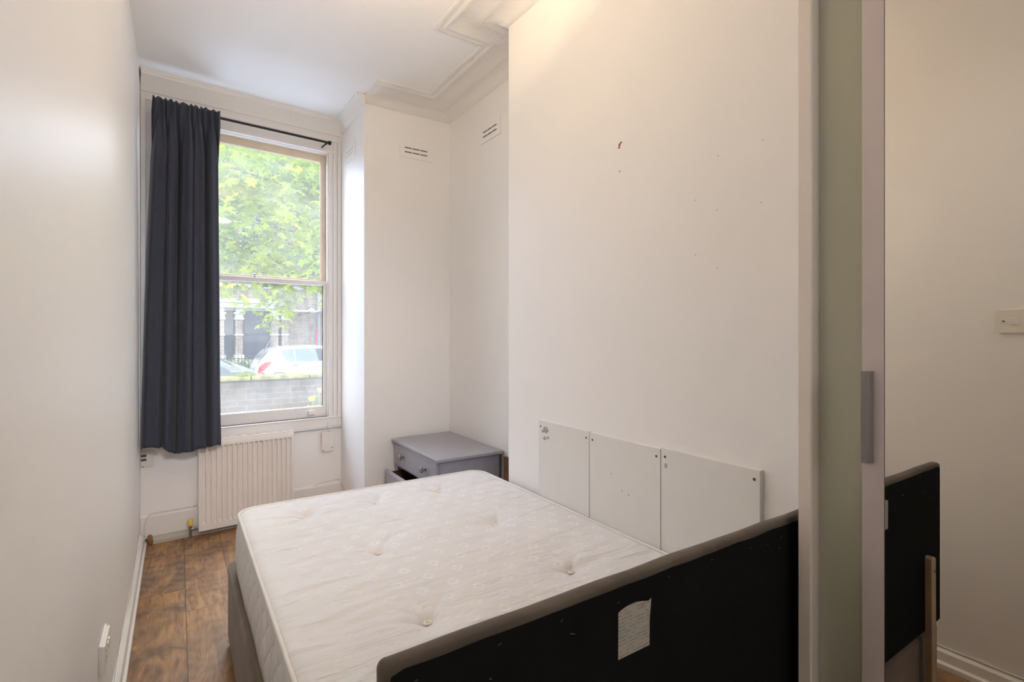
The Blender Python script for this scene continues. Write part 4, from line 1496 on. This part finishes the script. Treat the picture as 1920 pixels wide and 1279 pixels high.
# high crown
leafcloud(bm, 2600, lambda: Vector((rnd.uniform(-5.5, 3), rnd.uniform(-1.6, 1.6), rnd.uniform(4.0, 8.5))), 0.14, rnd)
leaf_obj('foliage', bm, 'leaf', tr)

# tree across the street
rnd = random.Random(4)
tf = thing('background_tree', 'pale green tree crown above the house across the street', 'tree', (6.0, 20.2, GZ))
bm = bmesh.new()
tube(bm, smooth_pts([(0, 0, 0), (0.1, 0, 2.5), (-0.2, 0, 5), (-0.6, 0, 8)], 5), 0.16, 10)
for l in ([(0, 0, 3), (-1.5, -0.3, 4.3), (-3.4, -0.4, 5.6)], [(-0.1, 0, 4.2), (-1.4, 0, 5.8), (-2.6, 0, 7.6)], [(0, 0, 3.6), (1.5, -0.3, 5.2), (3.0, -0.4, 6.6)], [(0, 0, 2.8), (-1.6, -0.5, 3.5), (-3.6, -0.6, 4.0), (-5.2, -0.6, 4.2)]):
    p_ = smooth_pts(l, 5)
    tube(bm, p_, [0.08 * (1 - 0.7 * i / (len(p_) - 1)) for i in range(len(p_))], 7)
obj('trunk', bm, 'bark', tf, smooth=True)
bm = bmesh.new()


def crown():
    while True:
        q = Vector((rnd.uniform(-1, 1), rnd.uniform(-1, 1), rnd.uniform(-1, 1)))
        if q.length < 1 and noise.noise(q * 3.2) > -0.22:
            return Vector((-1.9 + q.x * 6.2, q.y * 1.9, 7.3 + q.z * 3.9))


leafcloud(bm, 7000, crown, 0.20, rnd)
leaf_obj('foliage', bm, 'leaf_far', tf)

rnd = random.Random(9)
bm = bmesh.new()
leafcloud(bm, 2600, lambda: Vector((rnd.uniform(-3, 2.3), rnd.uniform(21.3, 22.1), rnd.uniform(GZ, 0.45))), 0.09, rnd, 1.0, 3)
tag(leaf_obj('hedge', bm, 'hedge'), 'low green hedge behind the iron railing across the street', 'hedge')
bm = bmesh.new()
leafcloud(bm, 110, lambda: Vector((0.80 + rnd.gauss(0, 0.07), 8.12 + rnd.gauss(0, 0.05), 0.80 + abs(rnd.gauss(0, 0.022)))), 0.028, rnd, 1.0, 3)
tag(leaf_obj('moss_plant', bm, 'hedge'), 'tuft of small weeds growing on the mossy coping', 'weed')

# yellow flowers in the garden
fl = thing('flowering_shrub', 'garden shrub with two yellow flowers at the lower right of the window', 'shrub', (1.36, 6.0, GZ))
bm = bmesh.new()
for dx_, dy_, h_ in ((-0.10, 0, 1.09), (-0.02, 0.02, 1.18), (0.14, 0.05, 1.1), (0.06, -0.05, 0.95), (0.24, 0.02, 1.0)):
    tube(bm, smooth_pts([(0.04, 0, 0.08), (dx_ * 0.4, dy_, h_ * 0.5), (dx_, dy_, h_)], 5), 0.006, 6)
obj('stem', bm, 'hedge', fl)
bm = bmesh.new()
leafcloud(bm, 420, lambda: Vector((0.08 + rnd.gauss(0, 0.10), rnd.gauss(0, 0.08), rnd.uniform(0.25, 1.0))), 0.05, rnd, 1.0, 3)
leaf_obj('foliage', bm, 'leaf', fl)
for dx_, dz_ in ((-0.10, 1.10), (-0.02, 1.195)):
    bm = bmesh.new()
    leafcloud(bm, 8, lambda: Vector((dx_ + rnd.gauss(0, 0.008), rnd.gauss(0, 0.008), dz_ + rnd.gauss(0, 0.006))), 0.036, rnd, 1.1, 6)
    leaf_obj('flower', bm, 'petal', fl)
